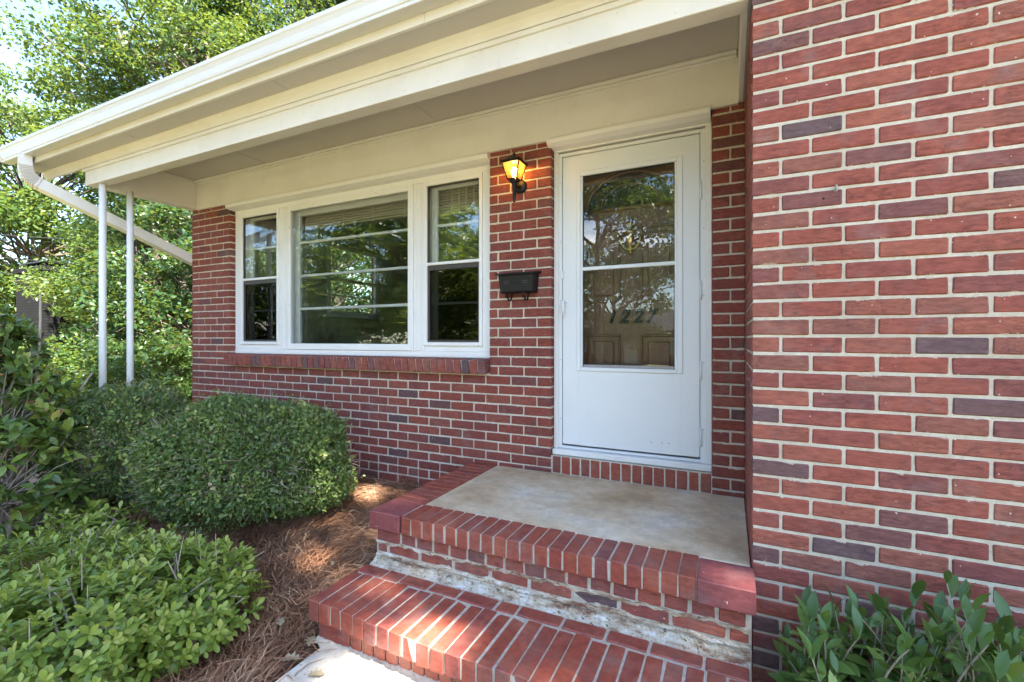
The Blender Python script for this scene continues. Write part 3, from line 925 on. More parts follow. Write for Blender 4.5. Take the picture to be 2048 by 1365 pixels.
# ---- picture window with side sashes
YF = 0.055
wf = MB()
for (x0, x1, z0, z1) in ((-4.536, -4.45, -0.106, 1.216), (-3.897, -3.782, -0.106, 1.216), (-2.345, -2.246, -0.106, 1.216), (-1.718, -1.636, -0.106, 1.216)):
    wf.box(x0, x1, YF, 0.17, z0, z1, 0.002)
wf.box(-4.536, -1.636, YF - 0.002, 0.17, 1.2165, 1.317, 0.002)
wf.box(-4.536, -1.636, YF - 0.004, 0.17, -0.152, -0.1065, 0.003)
for (x0, x1) in ((-4.45, -3.897), (-2.246, -1.718)): wf.box(x0 + 0.001, x1 - 0.001, YF + 0.002, 0.17, -0.106, -0.064, 0.002)
# stepped stops on the mullions
for x in (-3.872, -3.807, -2.318, -2.272, -4.515, -1.657): wf.box(x - 0.004, x + 0.004, YF - 0.006, YF - 0.0005, -0.105, 1.215, 0.002)
win = wf.build('picture_window', M['white'], house)
cp = MB(); cp.prism_x([(0.03, 1.3175), (-0.040, 1.3175), (-0.046, 1.300), (-0.040, 1.275), (0.0, 1.262), (0.053, 1.258), (0.053, 1.3175)], -4.545, -1.628)
cp.build('head_moulding', M['white'], win)
def sash(x0, x1, z0, z1):
    """aluminium storm sash: upper pane, dark lower half with screen, inner double-hung sash behind"""
    b = MB()
    y0, y1 = YF - 0.012, YF + 0.018
    b.box(x0, x0 + 0.034, y0, y1, z0, z1, 0.003); b.box(x1 - 0.026, x1, y0, y1, z0, z1, 0.003)
    b.box(x0 + 0.034, x1 - 0.026, y0, y1, z1 - 0.036, z1, 0.003); b.box(x0 + 0.034, x1 - 0.026, y0, y1, z0, z0 + 0.028, 0.003)
    b.box(x0 + 0.034, x1 - 0.026, y0 + 0.001, y1, 0.560, 0.582, 0.003)
    s_ = b.build('storm_sash', M['white'], win)
    g = MB(); g.box(x0 + 0.034, x1 - 0.026, YF + 0.006, YF + 0.009, 0.582, z1 - 0.036); g.build('pane', M['glass'], win)
    b = MB()
    gx0, gx1 = x0 + 0.0345, x1 - 0.0265
    b.box(gx0, gx0 + 0.014, YF + 0.001, YF + 0.03, z0 + 0.029, 0.5595, 0.002); b.box(gx1 - 0.014, gx1, YF + 0.001, YF + 0.03, z0 + 0.029, 0.5595, 0.002)
    b.box(gx0 + 0.014, gx1 - 0.014, YF + 0.001, YF + 0.03, 0.522, 0.5595, 0.002); b.box(gx0 + 0.014, gx1 - 0.014, YF + 0.001, YF + 0.03, z0 + 0.029, z0 + 0.044, 0.002)
    b.build('lower_frame', M['bronze'], win)
    b = MB(); b.box(gx0, gx0 + 0.008, YF + 0.0, YF + 0.02, 0.583, z1 - 0.037); b.box(gx1 - 0.008, gx1, YF + 0.0, YF + 0.02, 0.583, z1 - 0.037); b.box(gx0 + 0.008, gx1 - 0.008, YF, YF + 0.02, z1 - 0.045, z1 - 0.037)
    b.build('upper_frame', M['bronze'], win)
    g = MB(); g.box(gx0 + 0.014, gx1 - 0.014, YF + 0.016, YF + 0.018, z0 + 0.044, 0.522); g.build('lower_pane', M['screen'], win)
    # inner sash
    b = MB()
    ya, yb = 0.125, 0.155
    b.box(x0 + 0.02, x0 + 0.075, ya, yb, z0, z1, 0.003); b.box(x1 - 0.07, x1 - 0.015, ya, yb, z0, z1, 0.003)
    for zz in (0.268, 0.883): b.box(x0 + 0.075, x1 - 0.07, ya, yb, zz - 0.010, zz + 0.010, 0.003)
    b.box(x0 + 0.075, x1 - 0.07, ya - 0.002, yb, 0.555, 0.595, 0.003); b.box(x0 + 0.075, x1 - 0.07, ya, yb, z0, z0 + 0.05, 0.003); b.box(x0 + 0.075, x1 - 0.07, ya, yb, z1 - 0.05, z1, 0.003)
    b.build('inner_sash', M['white'], win)
    g = MB(); g.box(x0 + 0.07, x1 - 0.066, 0.138, 0.141, z0 + 0.04, z1 - 0.04); g.build('inner_pane', M['glass'], win)
sash(-4.449, -3.898, -0.0635, 1.215)
sash(-2.245, -1.719, -0.0635, 1.215)
b = MB()
b.box(-3.781, -3.737, YF - 0.012, YF + 0.02, -0.105, 1.215, 0.003); b.box(-2.395, -2.346, YF - 0.012, YF + 0.02, -0.105, 1.215, 0.003)
b.box(-3.737, -2.395, YF - 0.012, YF + 0.02, 1.168, 1.215, 0.003); b.box(-3.737, -2.395, YF - 0.012, YF + 0.02, -0.105, -0.052, 0.003)
b.build('storm_frame', M['white'], win)
g = MB(); g.box(-3.737, -2.395, YF + 0.004, YF + 0.007, -0.052, 1.168); g.build('pane', M['glass'], win)
for (x, z) in ((-3.757, 1.02), (-3.757, 0.30), (-2.371, 1.04), (-2.371, 0.29), (-3.45, 1.192), (-2.72, 1.192)):
    q = MB(); q.lathe([(0.008, 0), (0.008, 0.006), (0.005, 0.009)], (x, YF - 0.012, z), 'y', 10); q.build('retaining_clip', M['white'], win)
b = MB()
ya, yb = 0.125, 0.158
b.box(-3.775, -3.712, ya, yb, -0.10, 1.21, 0.003); b.box(-2.415, -2.35, ya, yb, -0.10, 1.21, 0.003)
b.box(-3.712, -2.415, ya, yb, 1.135, 1.21, 0.003); b.box(-3.712, -2.415, ya, yb, -0.10, -0.052, 0.003)
b.build('inner_sash', M['white'], win)
for zz in (0.886, 0.577, 0.270):
    q = MB(); q.box(-3.712, -2.415, ya + 0.002, yb - 0.002, zz - 0.0115, zz + 0.0115, 0.004); q.build('muntin', M['white'], win)
for za, zb_ in ((-0.052, 0.2585), (0.2815, 0.5655), (0.5885, 0.8745), (0.8975, 1.135)):
    g = MB(); g.box(-3.712, -2.415, 0.139, 0.142, za, zb_); g.build('inner_pane', M['glass'], win)
def blind(x0, x1, zt, zb_, y):
    k = 0
    z = zt
    while z > zb_:
        q = MB(); q.prism_x([(y - 0.008, z - 0.021), (y + 0.004, z), (y + 0.006, z), (y - 0.006, z - 0.021)], x0, x1); q.build('slat', M['blind'], win)
        z -= 0.0225
    for x in np.linspace(x0 + 0.15, x1 - 0.15, 4):
        q = MB(); q.box(x - 0.009, x + 0.009, y - 0.0105, y - 0.0085, zb_ - 0.01, zt); q.build('ladder_tape', M['blind'], win)
blind(-3.74, -2.40, 1.185, 1.03, 0.215)
blind(-2.235, -1.73, 1.185, 1.0, 0.215)
# sloping rowlock sill
sl = MB(); sl.prism_x([(0.01, -0.256), (-0.045, -0.250), (-0.056, -0.165), (0.052, -0.156), (0.052, -0.256)], XW0 + 0.03, XW1 - 0.03)
sill = sl.build('window_sill', M['mortar'], house)
lst = []
n = 43
rot = Matrix.Rotation(R(6), 3, 'X')
for k in range(n):
    x = XW0 - 0.005 + (k + 0.5) * (XW1 - XW0 + 0.006) / n
    lst.append(((x, -0.004 + random.uniform(-.002, .002), -0.207), (0.0575, 0.12, 0.098), rot, M['brick_plain'], 0.004))
put_bricks(lst, sill, 300)

# ---- door opening, storm door, entry door
df = MB()
df.box(-1.162, -1.128, YF - 0.004, 0.19, -0.752, 1.257, 0.003); df.box(-0.208, -0.1725, YF - 0.004, 0.19, -0.752, 1.257, 0.003)
df.box(-1.162, -0.1725, YF - 0.004, 0.19, 1.2575, 1.317, 0.003)
dframe = df.build('door_frame', M['white'], house)
b = MB(); b.box(-1.163, -0.172, 0.02, 0.19, -0.789, -0.7525, 0.004); b.build('threshold', M['white'], dframe)
cp = MB(); cp.prism_x([(0.03, 1.330), (-0.040, 1.330), (-0.046, 1.314), (-0.040, 1.290), (0.0, 1.274), (0.050, 1.268), (0.050, 1.330)], -1.180, -0.1775)
cp.build('head_moulding', M['white'], dframe)
b = MB(); b.box(-1.128, -1.106, YF + 0.004, YF + 0.03, -0.75, 1.246, 0.002); b.box(-0.237, -0.208, YF + 0.006, YF + 0.03, -0.75, 1.246, 0.002); b.box(-1.106, -0.237, YF + 0.004, YF + 0.03, 1.224, 1.246, 0.002)
b.box(-1.106, -0.237, YF + 0.006, YF + 0.035, -0.75, -0.733, 0.002)
b.build('storm_frame', M['door_white'], dframe)
for z in (-0.55, -0.15, 0.25, 0.65, 1.05):
    for x in (-1.117, -0.217):
        q = MB(); q.lathe([(0.0035, 0), (0.0025, 0.002)], (x, YF + 0.004, z), 'y', 8); q.build('screw', M['flash'], dframe)
sd_ = MB()
X0, X1, Z0, Z1 = -1.101, -0.2385, -0.720, 1.216
ya, yb = YF + 0.0, YF + 0.032
gx0, gx1, gz0, gz1 = -0.985, -0.352, -0.205, 1.085
sd_.box(X0, gx0, ya, yb, Z0, Z1, 0.004); sd_.box(gx1, X1, ya, yb, Z0, Z1, 0.004)
sd_.box(gx0 - 0.003, gx1 + 0.003, ya + 0.0005, yb, gz1, Z1 - 0.0005, 0.0); sd_.box(gx0 - 0.003, gx1 + 0.003, ya + 0.0005, yb, Z0 + 0.0005, gz0, 0.0)
storm = sd_.build('storm_door', M['door_white'], house)
b = MB()
for w_, pr in ((0.018, 0.010), (0.030, 0.005)):
    o = 0.0 if w_ == 0.018 else 0.0
mx0, mx1, mz0, mz1 = -1.004, -0.333, -0.224, 1.104
for (x0, x1, z0, z1) in ((mx0, mx0 + 0.03, mz0, mz1), (mx1 - 0.035, mx1, mz0, mz1), (mx0 + 0.03, mx1 - 0.035, mz1 - 0.032, mz1), (mx0 + 0.03, mx1 - 0.035, mz0, mz0 + 0.026)):
    b.box(x0, x1, ya - 0.008, ya + 0.012, z0, z1, 0.005)
for (x0, x1, z0, z1) in ((mx0 + 0.03, mx0 + 0.044, mz0 + 0.026, mz1 - 0.032), (mx1 - 0.048, mx1 - 0.035, mz0 + 0.026, mz1 - 0.032)):
    b.box(x0, x1, ya - 0.003, ya + 0.012, z0, z1, 0.003)
b.build('glazing_bead', M['door_white'], storm)
b = MB(); b.box(-0.960, -0.381, ya + 0.006, ya + 0.013, -0.198, -0.188); b.box(-0.960, -0.955, ya + 0.0055, ya + 0.013, -0.188, 1.072); b.box(-0.386, -0.381, ya + 0.0055, ya + 0.013, -0.188, 1.072); b.box(-0.955, -0.386, ya + 0.0055, ya + 0.013, 1.066, 1.072)
b.build('gasket', M['rubber'], storm)
for za, zb_ in ((-0.19, 0.445), (0.462, 1.068)):
    g = MB(); g.box(-0.957, -0.383, ya + 0.010, ya + 0.0125, za, zb_); g.build('pane', M['door_glass'], storm)
b = MB(); b.box(-0.960, -0.381, ya - 0.002, ya + 0.014, 0.443, 0.466, 0.003); b.build('meeting_rail', M['door_white'], storm)
b = MB(); b.box(-0.955, -0.386, ya + 0.002, ya + 0.012, -0.197, -0.180, 0.002); b.build('bottom_rail', M['flash'], storm)
hd = MB()
hd.box(-1.093, -1.078, ya - 0.006, ya + 0.001, 0.13, 0.255, 0.003)
hd.tube([(-1.0855, ya - 0.004, 0.235), (-1.0855, ya - 0.035, 0.235)], 0.010, 10)
hd.tube([(-1.0855, ya - 0.033, 0.245), (-1.084, ya - 0.040, 0.215), (-1.083, ya - 0.036, 0.175), (-1.083, ya - 0.034, 0.150)], [0.011, 0.010, 0.008, 0.007], 10)
hd.build('handle', M['door_white'], storm)
q = MB(); q.box(-1.112, -1.088, ya - 0.008, ya + 0.001, 0.395, 0.45, 0.003); q.build('latch_plate', M['door_white'], storm)
for z in (0.88, 0.28, -0.20, -0.60):
    q = MB(); q.tube([(-0.2325, ya + 0.002, z - 0.055), (-0.2325, ya + 0.002, z + 0.055)], 0.0065, 8)
    q.build('hinge', M['door_white'], storm)
for (x, z) in ((-0.52, -0.655), (-0.455, -0.652), (-0.415, -0.652)):
    q = MB(); q.lathe([(0.004, 0), (0.003, 0.0015)], (x, ya + 0.0005, z), 'y', 8); q.build('screw', M['flash'], storm)

# entry door behind the glass
YD = 0.185
ed = MB(); ed.box(-1.12, -0.215, YD, YD + 0.045, -0.752, 1.29)
door = ed.build('entry_door', M['wood'], house)
def raised(x0, x1, z0, z1):
    q = MB()
    t = 0.016
    for (a, b2, c_, d_) in ((x0, x1, z0, z0 + t), (x0, x1, z1 - t, z1), (x0, x0 + t, z0 + t, z1 - t), (x1 - t, x1, z0 + t, z1 - t)): q.box(a, b2, YD - 0.012, YD + 0.001, c_, d_, 0.005)
    q.box(x0 + 0.045, x1 - 0.045, YD - 0.008, YD + 0.001, z0 + 0.045, z1 - 0.045, 0.007)
    q.build('panel', M['wood'], door)
raised(-0.965, -0.735, 0.235, 0.73); raised(-0.605, -0.375, 0.235, 0.73)
raised(-0.965, -0.735, -0.62, 0.02); raised(-0.605, -0.375, -0.62, 0.02)
# fan light with curved grille bars
q = MB()
arc = [(-0.67 + 0.30 * math.cos(t), YD - 0.008, 0.86 + 0.24 * math.sin(t)) for t in np.linspace(0, math.pi, 17)]
q.tube(arc, 0.012, 6); q.tube([(-0.97, YD - 0.008, 0.86), (-0.37, YD - 0.008, 0.86)], 0.012, 6)
q.tube([(-0.67 + 0.2 * math.cos(t), YD - 0.008, 0.86 + 0.16 * math.sin(t)) for t in np.linspace(0, math.pi, 15)], 0.006, 6)
for t in (0.2, 0.4, 0.6, 0.8): q.tube([(-0.67 + 0.2 * math.cos(t * math.pi), YD - 0.006, 0.86 + 0.16 * math.sin(t * math.pi)), (-0.67 + 0.3 * math.cos(t * math.pi), YD - 0.006, 0.86 + 0.24 * math.sin(t * math.pi))], 0.005, 6)
q.build('fan_light', M['wood'], door)
g = MB()
pp = [(-0.67 + 0.295 * math.cos(t), 0.86 + 0.235 * math.sin(t)) for t in np.linspace(0, math.pi, 17)]
g.add([(x, YD - 0.003, z) for x, z in pp] + [(x, YD - 0.001, z) for x, z in pp], [tuple(range(17)), tuple(range(17, 34))[::-1]])
g.build('fan_pane', simple('dark_glass', (0.02, 0.022, 0.025), 0.05, var=0.1, bstr=0), door)
kn = MB()
kn.lathe([(0.0, -0.155), (0.008, -0.15), (0.012, -0.135), (0.008, -0.125), (0.022, -0.105), (0.034, -0.06), (0.044, -0.02), (0.052, -0.012), (0.05, -0.004), (0.026, 0.004), (0.014, 0.02), (0.010, 0.03), (0.020, 0.045), (0.018, 0.06), (0.006, 0.075), (0.009, 0.088), (0.0, 0.10)],
         (-0.668, YD - 0.018, 0.70), 'z', 16)
ring = [(-0.668 + 0.066 * math.cos(t), YD - 0.03, 0.66 + 0.085 * math.sin(t)) for t in np.linspace(math.pi * 0.98, math.pi * 2.02, 15)]
kn.tube(ring, 0.007, 8)
kn.build('door_knocker', M['brass'], door)
for ch, x in zip('1227', (-0.83, -0.745, -0.655, -0.575)):
    cu = bpy.data.curves.new('digit', 'FONT'); cu.body = ch; cu.size = 0.12; cu.shear = 0.3; cu.extrude = 0.004; cu.offset = 0.004
    cu.materials.append(M['black'])
    tmp = bpy.data.objects.new('digit', cu); COL.objects.link(tmp)
    bpy.context.view_layer.update()
    me = bpy.data.meshes.new_from_object(tmp.evaluated_get(bpy.context.evaluated_depsgraph_get()))
    bpy.data.objects.remove(tmp)
    o = bpy.data.objects.new('house_number', me); link(o, door)
    o.matrix_basis = world_of(door).inverted() @ Matrix.Translation((x, YD - 0.006, 0.10)) @ Matrix.Rotation(R(90), 4, 'X')
# brick rowlock under the door
th = MB(); th.box(XD0 + 0.002, XD1 - 0.004, 0.0042, 0.11, -0.915, -0.793)
thr = th.build('door_step', M['mortar'], house)
put_bricks([((-1.159 + (k + 0.5) * 0.0659, 0.05 + random.uniform(-.002, .002), -0.852), (0.0555, 0.1, 0.110), None, M['step_brick'], 0.004) for k in range(15)], thr, 300)

# the room behind the picture window
rm = MB()
rm.box(XL + 0.121, -1.30, 4.3, 4.36, -0.95, 1.75); rm.box(-1.36, -1.301, 0.21, 4.299, -0.95, 1.75); rm.box(XL + 0.121, -1.361, 0.21, 4.299, 1.66, 1.72)
rm.box(XL + 0.121, XL + 0.13, 0.21, SY0, -0.9, 1.659); rm.box(XL + 0.121, XL + 0.13, SY1, 4.299, -0.9, 1.659); rm.box(XL + 0.121, XL + 0.13, SY0, SY1, -0.9, SZ0); rm.box(XL + 0.121, XL + 0.13, SY0, SY1, SZ1, 1.659)
rm.build('room_wall', M['plaster'], house)
q = MB(); q.box(XL + 0.121, -1.361, 0.201, 4.299, -1.0, -0.951); q.build('room_floor', M['floor'], house)
q = MB()
xw = XL + 0.09
for (y0, y1, z0, z1) in ((SY0, SY0 + 0.06, SZ0, SZ1), (SY1 - 0.06, SY1, SZ0, SZ1), (SY0 + 0.06, SY1 - 0.06, SZ0, SZ0 + 0.05), (SY0 + 0.06, SY1 - 0.06, SZ1 - 0.05, SZ1), (SY0 + 0.06, SY1 - 0.06, 0.80, 0.84), (SY0 + 0.06, SY1 - 0.06, 0.59, 0.605)):
    q.box(xw, xw + 0.05, y0, y1, z0, z1, 0.003)
q.box(xw + 0.051, xw + 0.10, SY0 - 0.08, SY1 + 0.08, SZ0 - 0.04, SZ0 - 0.002, 0.004)
sw = q.build('side_window', M['white'], house)
g = MB(); g.box(xw + 0.02, xw + 0.024, SY0 + 0.05, SY1 - 0.05, SZ0 + 0.04, SZ1 - 0.04); g.build('pane', M['glass'], sw)
# ------------------------------------------------------------------ front steps
steps = empty('front_steps', (-0.9, -1.1, GZ))
tag(steps, 'red brick front steps with a grey concrete landing at the storm door', 'steps')
ZL, ZT = -0.9075, -1.1685
core = MB()
core.box(-1.752, -0.006, -1.026, -0.001, -1.62, ZL - 0.035)
core.box(-1.752, -0.006, -1.0262, -0.84, ZL - 0.034, ZL - 0.004)
core.box(-1.57, -0.19, -1.0525, -1.0264, ZL - 0.085, ZL - 0.0045)
core.box(-1.752, -1.59, -0.84, -0.001, ZL - 0.034, ZL - 0.006)
core.box(-1.752, -0.016, -1.40, -1.0265, -1.62, ZT - 0.004)
nz = [(-1.76, -1.4355), (-1.15, -1.469), (-0.03, -1.471)]
core.add([(x, y, z) for z in (ZT - 0.085, ZT - 0.0045) for x, y in nz + [(-0.03, -1.4005), (-1.76, -1.4005)]], [(0, 1, 2, 3, 4)[::-1], (5, 6, 7, 8, 9)] + [(i, (i + 1) % 5, 5 + (i + 1) % 5, 5 + i) for i in range(5)])
core.build('mortar_core', M['step_mortar'], steps)
sb_ = MB(); sb_.box(-1.570, -0.003, -0.862, -0.003, ZL - 0.034, ZL, 0.003)
sb_.build('landing_slab', M['slab'], steps)
SB = M['step_brick']
lst = []
for k in range(13):       # left edging of the landing
    y = -0.862 + (k + 0.5) * 0.0662
    lst.append(((-1.677 + random.uniform(-.002, .002), y, ZL - 0.043), (0.205, 0.0585, 0.088), None, SB, 0.0035))
for k in range(21):       # front edging
    x = -1.578 + (k + 0.5) * 0.0661
    lst.append(((x, -0.956 + random.uniform(-.002, .002), ZL - 0.0435 + random.uniform(-.001, .001)), (0.058 + random.uniform(-.0015, .0015), 0.200, 0.089), None, SB, 0.0035))
lst.append(((-1.683, -0.960, ZL - 0.0435), (0.197, 0.194, 0.090), None, M['corner_brick'], 0.004))
lst.append(((-0.091, -0.968, ZL - 0.0435), (0.195, 0.190, 0.090), None, M['corner_brick'], 0.004))
# riser under the landing
x = -1.752
k = 0
while x < -0.02:
    w = 0.155 if k == 0 else 0.0985
    w = min(w, -0.008 - x)
    if w > 0.03: lst.append(((x + w / 2, -0.985 + random.uniform(-.003, .003), -1.0325), (w - 0.009, 0.09, 0.059), None, M['brick_plain'], 0.005))
    x += w; k += 1
x = -1.752
k = 0
while x < -0.02:
    w = min(0.075 if k == 0 else L_, -0.008 - x)
    if w > 0.03: lst.append(((x + w / 2, -0.984 + random.uniform(-.003, .003), -1.096), (w - 0.011, 0.09, 0.053), None, M['brick_plain'], 0.006))
    x += w; k += 1
# lower tread: a strip of stretchers at the back, long headers in front
x = -1.775
for k, w in enumerate((0.165, 0.10, 0.165, 0.16, 0.19, 0.10, 0.20, 0.18, 0.165, 0.19, 0.16)):
    if x + w > -0.012: w = -0.012 - x
    if w > 0.03: lst.append(((x + w / 2, -1.122 + random.uniform(-.004, .004), ZT - 0.020 + random.uniform(-.003, .001)), (w - 0.012, 0.074, 0.045), Matrix.Rotation(R(random.uniform(-1.2, 1.2)), 3, 'Z'), SB, 0.005))
    x += w
for k in range(26):
    x = -1.778 + (k + 0.5) * 0.0677
    y0 = -1.166 + random.uniform(-.006, .004)
    y1 = -1.441 - 0.035 * min(1.0, k / 9) + random.uniform(-.006, .006)
    lst.append(((x, (y0 + y1) / 2, ZT - 0.0445 + random.uniform(-.003, .002)), (random.uniform(0.0575, 0.0615), y0 - y1, 0.089), Matrix.Rotation(R(random.uniform(-0.6, 0.6)), 3, 'Z'), SB, 0.0035))
x = -1.752
k = 0
while x < -0.03:
    w = 0.19 if k == 0 else 0.0655
    w = min(w, -0.018 - x)
    if w > 0.025: lst.append(((x + w / 2, -1.371, -1.312), (w - 0.009, 0.08, 0.098), None, M['step_brick'], 0.004))
    x += w; k += 1
put_bricks(lst, steps, 300)
# mortar patch smeared along the foot of the riser
def ridge(name, x0, x1, nx, prof_fn, m, parent, seed):
    rs = random.Random(seed)
    vs_, fs = [], []
    prof_n = None
    for i in range(nx):
        x = x0 + (x1 - x0) * i / (nx - 1)
        pr = prof_fn(x, rs)
        prof_n = len(pr)
        vs_ += [(x + rs.uniform(-.002, .002), y, z) for y, z in pr]
    for i in range(nx - 1):
        for k in range(prof_n - 1): fs.append((i * prof_n + k, (i + 1) * prof_n + k, (i + 1) * prof_n + k + 1, i * prof_n + k + 1))
    mb = MB(); mb.add(vs_, fs)
    return mb.build(name, m, parent)
def patch(x, rs):
    h = 0.007 * math.sin(x * 9) + 0.006 * math.sin(x * 23 + 1) + 0.004 * math.sin(x * 51)
    g = 0.010 * math.sin(x * 6 + 2)
    j = lambda a: rs.uniform(-a, a)
    return [(-1.022, -1.119 + h + j(.004)), (-1.0325 + j(.0015), -1.121 + h + j(.003)), (-1.036 + j(.002), -1.127 + h + j(.003)), (-1.037 + j(.002), -1.133 + h * 0.5 + j(.003)),
            (-1.024 + j(.004), -1.1375 + j(.003)), (-1.022 + j(.005), -1.143 + j(.003)), (-1.036 + g * 0.4 + j(.005), -1.147 + j(.003)), (-1.040 + g + j(.005), -1.157 + j(.003)),
            (-1.052 + g + j(.005), -1.163 + j(.002)), (-1.066 + g + j(.005), -1.167 + j(.0015)), (-1.081 + j(.005), -1.174)]
def patch_mat():
    m, n, l, b = mat('mortar_patch')
    f = noise(n, l, 16, 6, 0.7, vscale=(0.5, 1, 1.8))
    c = ramp(n, l, f, [(0.34, (0.20, 0.075, 0.05)), (0.42, (0.30, 0.20, 0.13)), (0.50, (0.48, 0.40, 0.29)), (0.58, (0.60, 0.54, 0.45)), (0.66, (0.72, 0.71, 0.68))])
    f2 = noise(n, l, 40, 4, 0.7, vscale=(1, 1, 2.5))
    c = mix(n, l, ramp(n, l, f2, [(0.34, (1, 1, 1)), (0.43, (0, 0, 0))]), c, (0.10, 0.075, 0.055))
    l.new(c, b.inputs['Base Color'])
    b.inputs['Roughness'].default_value = 0.95
    bump(n, l, b, noise(n, l, 70, 5, 0.75), 0.9, 0.008)
    return m
M['patch'] = patch_mat()
ridge('mortar_patch', -1.752, -0.010, 230, patch, M['patch'], steps, 4)
def smear(x, rs):
    j = lambda a: rs.uniform(-a, a)
    o = 0.004 * math.sin(x * 31) + 0.004 * math.sin(x * 77)
    return [(-1.024, -1.0605 + o + j(.003)), (-1.0315 + j(.001), -1.0625 + o), (-1.0325 + j(.001), -1.069 + o + j(.002)), (-1.0305, -1.0745 + o + j(.003)), (-1.024, -1.077 + o)]
ridge('mortar_smear', -1.752, -0.010, 170, smear, M['patch'], steps, 9)
def base_smear(x, rs):
    j = lambda a: rs.uniform(-a, a)
    o = 0.012 * math.sin(x * 7 + 1) + 0.008 * math.sin(x * 19)
    return [(-1.405, -1.344 + j(.003)), (-1.4135 + j(.002), -1.346 + j(.003)), (-1.420 - abs(o) + j(.003), -1.353 + j(.002)), (-1.438 - abs(o) + j(.006), -1.3575)]
ridge('mortar_fillet', -1.752, -0.02, 110, base_smear, M['mortar'], steps, 12)

# ------------------------------------------------------------------ wall lantern
lx, lz = -1.388, 1.09
ln = empty('wall_lantern', (lx, 0, 1.045))
tag(ln, 'lit black carriage lantern on the brick between window and door', 'lantern')
q = MB(); q.lathe([(0.048, -0.004), (0.048, 0.006), (0.040, 0.014), (0.020, 0.020)], (lx, 0.0, 1.045), 'y', 20); q.build('back_plate', M['black'], ln)
ly = -0.105
q = MB(); q.tube([(lx, -0.012, 1.045), (lx, -0.05, 1.030), (lx, -0.085, 1.030), (lx, ly, 1.045)], [0.011, 0.010, 0.010, 0.012], 10)
q.lathe([(0.0, 0.905), (0.008, 0.912), (0.005, 0.925), (0.012, 0.935), (0.011, 0.95), (0.013, 1.02), (0.018, 1.035), (0.032, 1.045), (0.032, 1.058), (0.02, 1.062)], (lx, ly, 0), 'z', 14)
q.build('bracket', M['black'], ln)
b0, t0, zb0, zt0 = 0.034, 0.062, 1.060, 1.168     # tapered cage
fr = MB()
co = [(-1, -1), (1, -1), (1, 1), (-1, 1)]
for sx, sy in co: fr.tube([(lx + sx * b0, ly + sy * b0, zb0), (lx + sx * t0, ly + sy * t0, zt0)], 0.0042, 6)
for hw, z in ((b0, zb0), (t0, zt0)):
    for i in range(4):
        a, c_ = co[i], co[(i + 1) % 4]
        fr.tube([(lx + a[0] * hw, ly + a[1] * hw, z), (lx + c_[0] * hw, ly + c_[1] * hw, z)], 0.0045, 6)
fr.build('cage', M['black'], ln)
for i in range(4):
    a, c_ = co[i], co[(i + 1) % 4]
    g = MB()
    p = [(lx + a[0] * (b0 - .001), ly + a[1] * (b0 - .001), zb0), (lx + c_[0] * (b0 - .001), ly + c_[1] * (b0 - .001), zb0), (lx + c_[0] * (t0 - .001), ly + c_[1] * (t0 - .001), zt0), (lx + a[0] * (t0 - .001), ly + a[1] * (t0 - .001), zt0)]
    g.add(p, [(0, 1, 2, 3)]); g.build('pane', M['lamp_glass'], ln)
cpm = MB()
hw = t0 + 0.008
ring = [(hw, zt0 + 0.002), (hw, zt0 + 0.010), (0.040, zt0 + 0.030), (0.018, zt0 + 0.050), (0.006, zt0 + 0.056), (0.008, zt0 + 0.066), (0.0015, zt0 + 0.080)]
vs_, fs = [], []
for r_, z in ring: vs_ += [(lx + sx * r_, ly + sy * r_, z) for sx, sy in co]
for i in range(len(ring) - 1):
    for k in range(4): fs.append((i * 4 + k, i * 4 + (k + 1) % 4, i * 4 + 4 + (k + 1) % 4, i * 4 + 4 + k))
fs += [(3, 2, 1, 0), tuple(range(len(vs_) - 4, len(vs_)))]
cpm.add(vs_, fs); cpm.build('cap', M['black'], ln)
bb = MB(); bb.lathe([(0.010, 1.062), (0.011, 1.078), (0.013, 1.085), (0.021, 1.103), (0.024, 1.118), (0.020, 1.134), (0.010, 1.143), (0.001, 1.146)], (lx, ly, 0), 'z', 16); bb.build('bulb', M['bulb'], ln)
pl = bpy.data.lights.new('lantern_light', 'POINT'); pl.energy = 0.6; pl.color = (1.0, 0.54, 0.17); pl.shadow_soft_size = 0.024
plo = bpy.data.objects.new('lantern_light', pl); link(plo, ln); plo.location = (0, ly, 1.118 - 1.045 + 0.036)

# ------------------------------------------------------------------ mailbox
mx, mz = -1.378, 0.37
mbx = empty('mailbox', (mx, 0, 0.30))
tag(mbx, 'black metal mailbox with two scroll hooks under the lantern', 'mailbox')
q = MB()
w1, w0 = 0.128, 0.118
ys = [(-0.002, 0.435), (-0.002, 0.305), (-0.082, 0.300), (-0.098, 0.312), (-0.110, 0.420), (-0.108, 0.426)]
n_ = len(ys)
vs_ = [(mx - (w1 if z > 0.35 else w0), y, z) for y, z in ys] + [(mx + (w1 if z > 0.35 else w0), y, z) for y, z in ys]
fs = [(i, (i + 1) % n_, n_ + (i + 1) % n_, n_ + i) for i in range(n_)] + [tuple(range(n_))[::-1], tuple(range(n_, 2 * n_))]
q.add(vs_, fs); q.build('body', M['black'], mbx)
q = MB(); q.prism_x([(-0.001, 0.452), (-0.001, 0.437), (-0.112, 0.4275), (-0.126, 0.424), (-0.128, 0.429), (-0.112, 0.436)], mx - 0.146, mx + 0.146)
for k in range(26): q.box(mx - 0.143 + k * 0.0112, mx - 0.1365 + k * 0.0112, -0.1295, -0.1245, 0.4215, 0.4305)
q.build('lid', M['black'], mbx)
q = MB()
em = lambda x, z: (mx + x, -0.1035 - (z - 0.37) * 0.11, z)
q.tube([em(0.018 * math.cos(t), 0.371 + 0.013 * math.sin(t)) for t in np.linspace(0, 6.283, 13)], 0.003, 5)
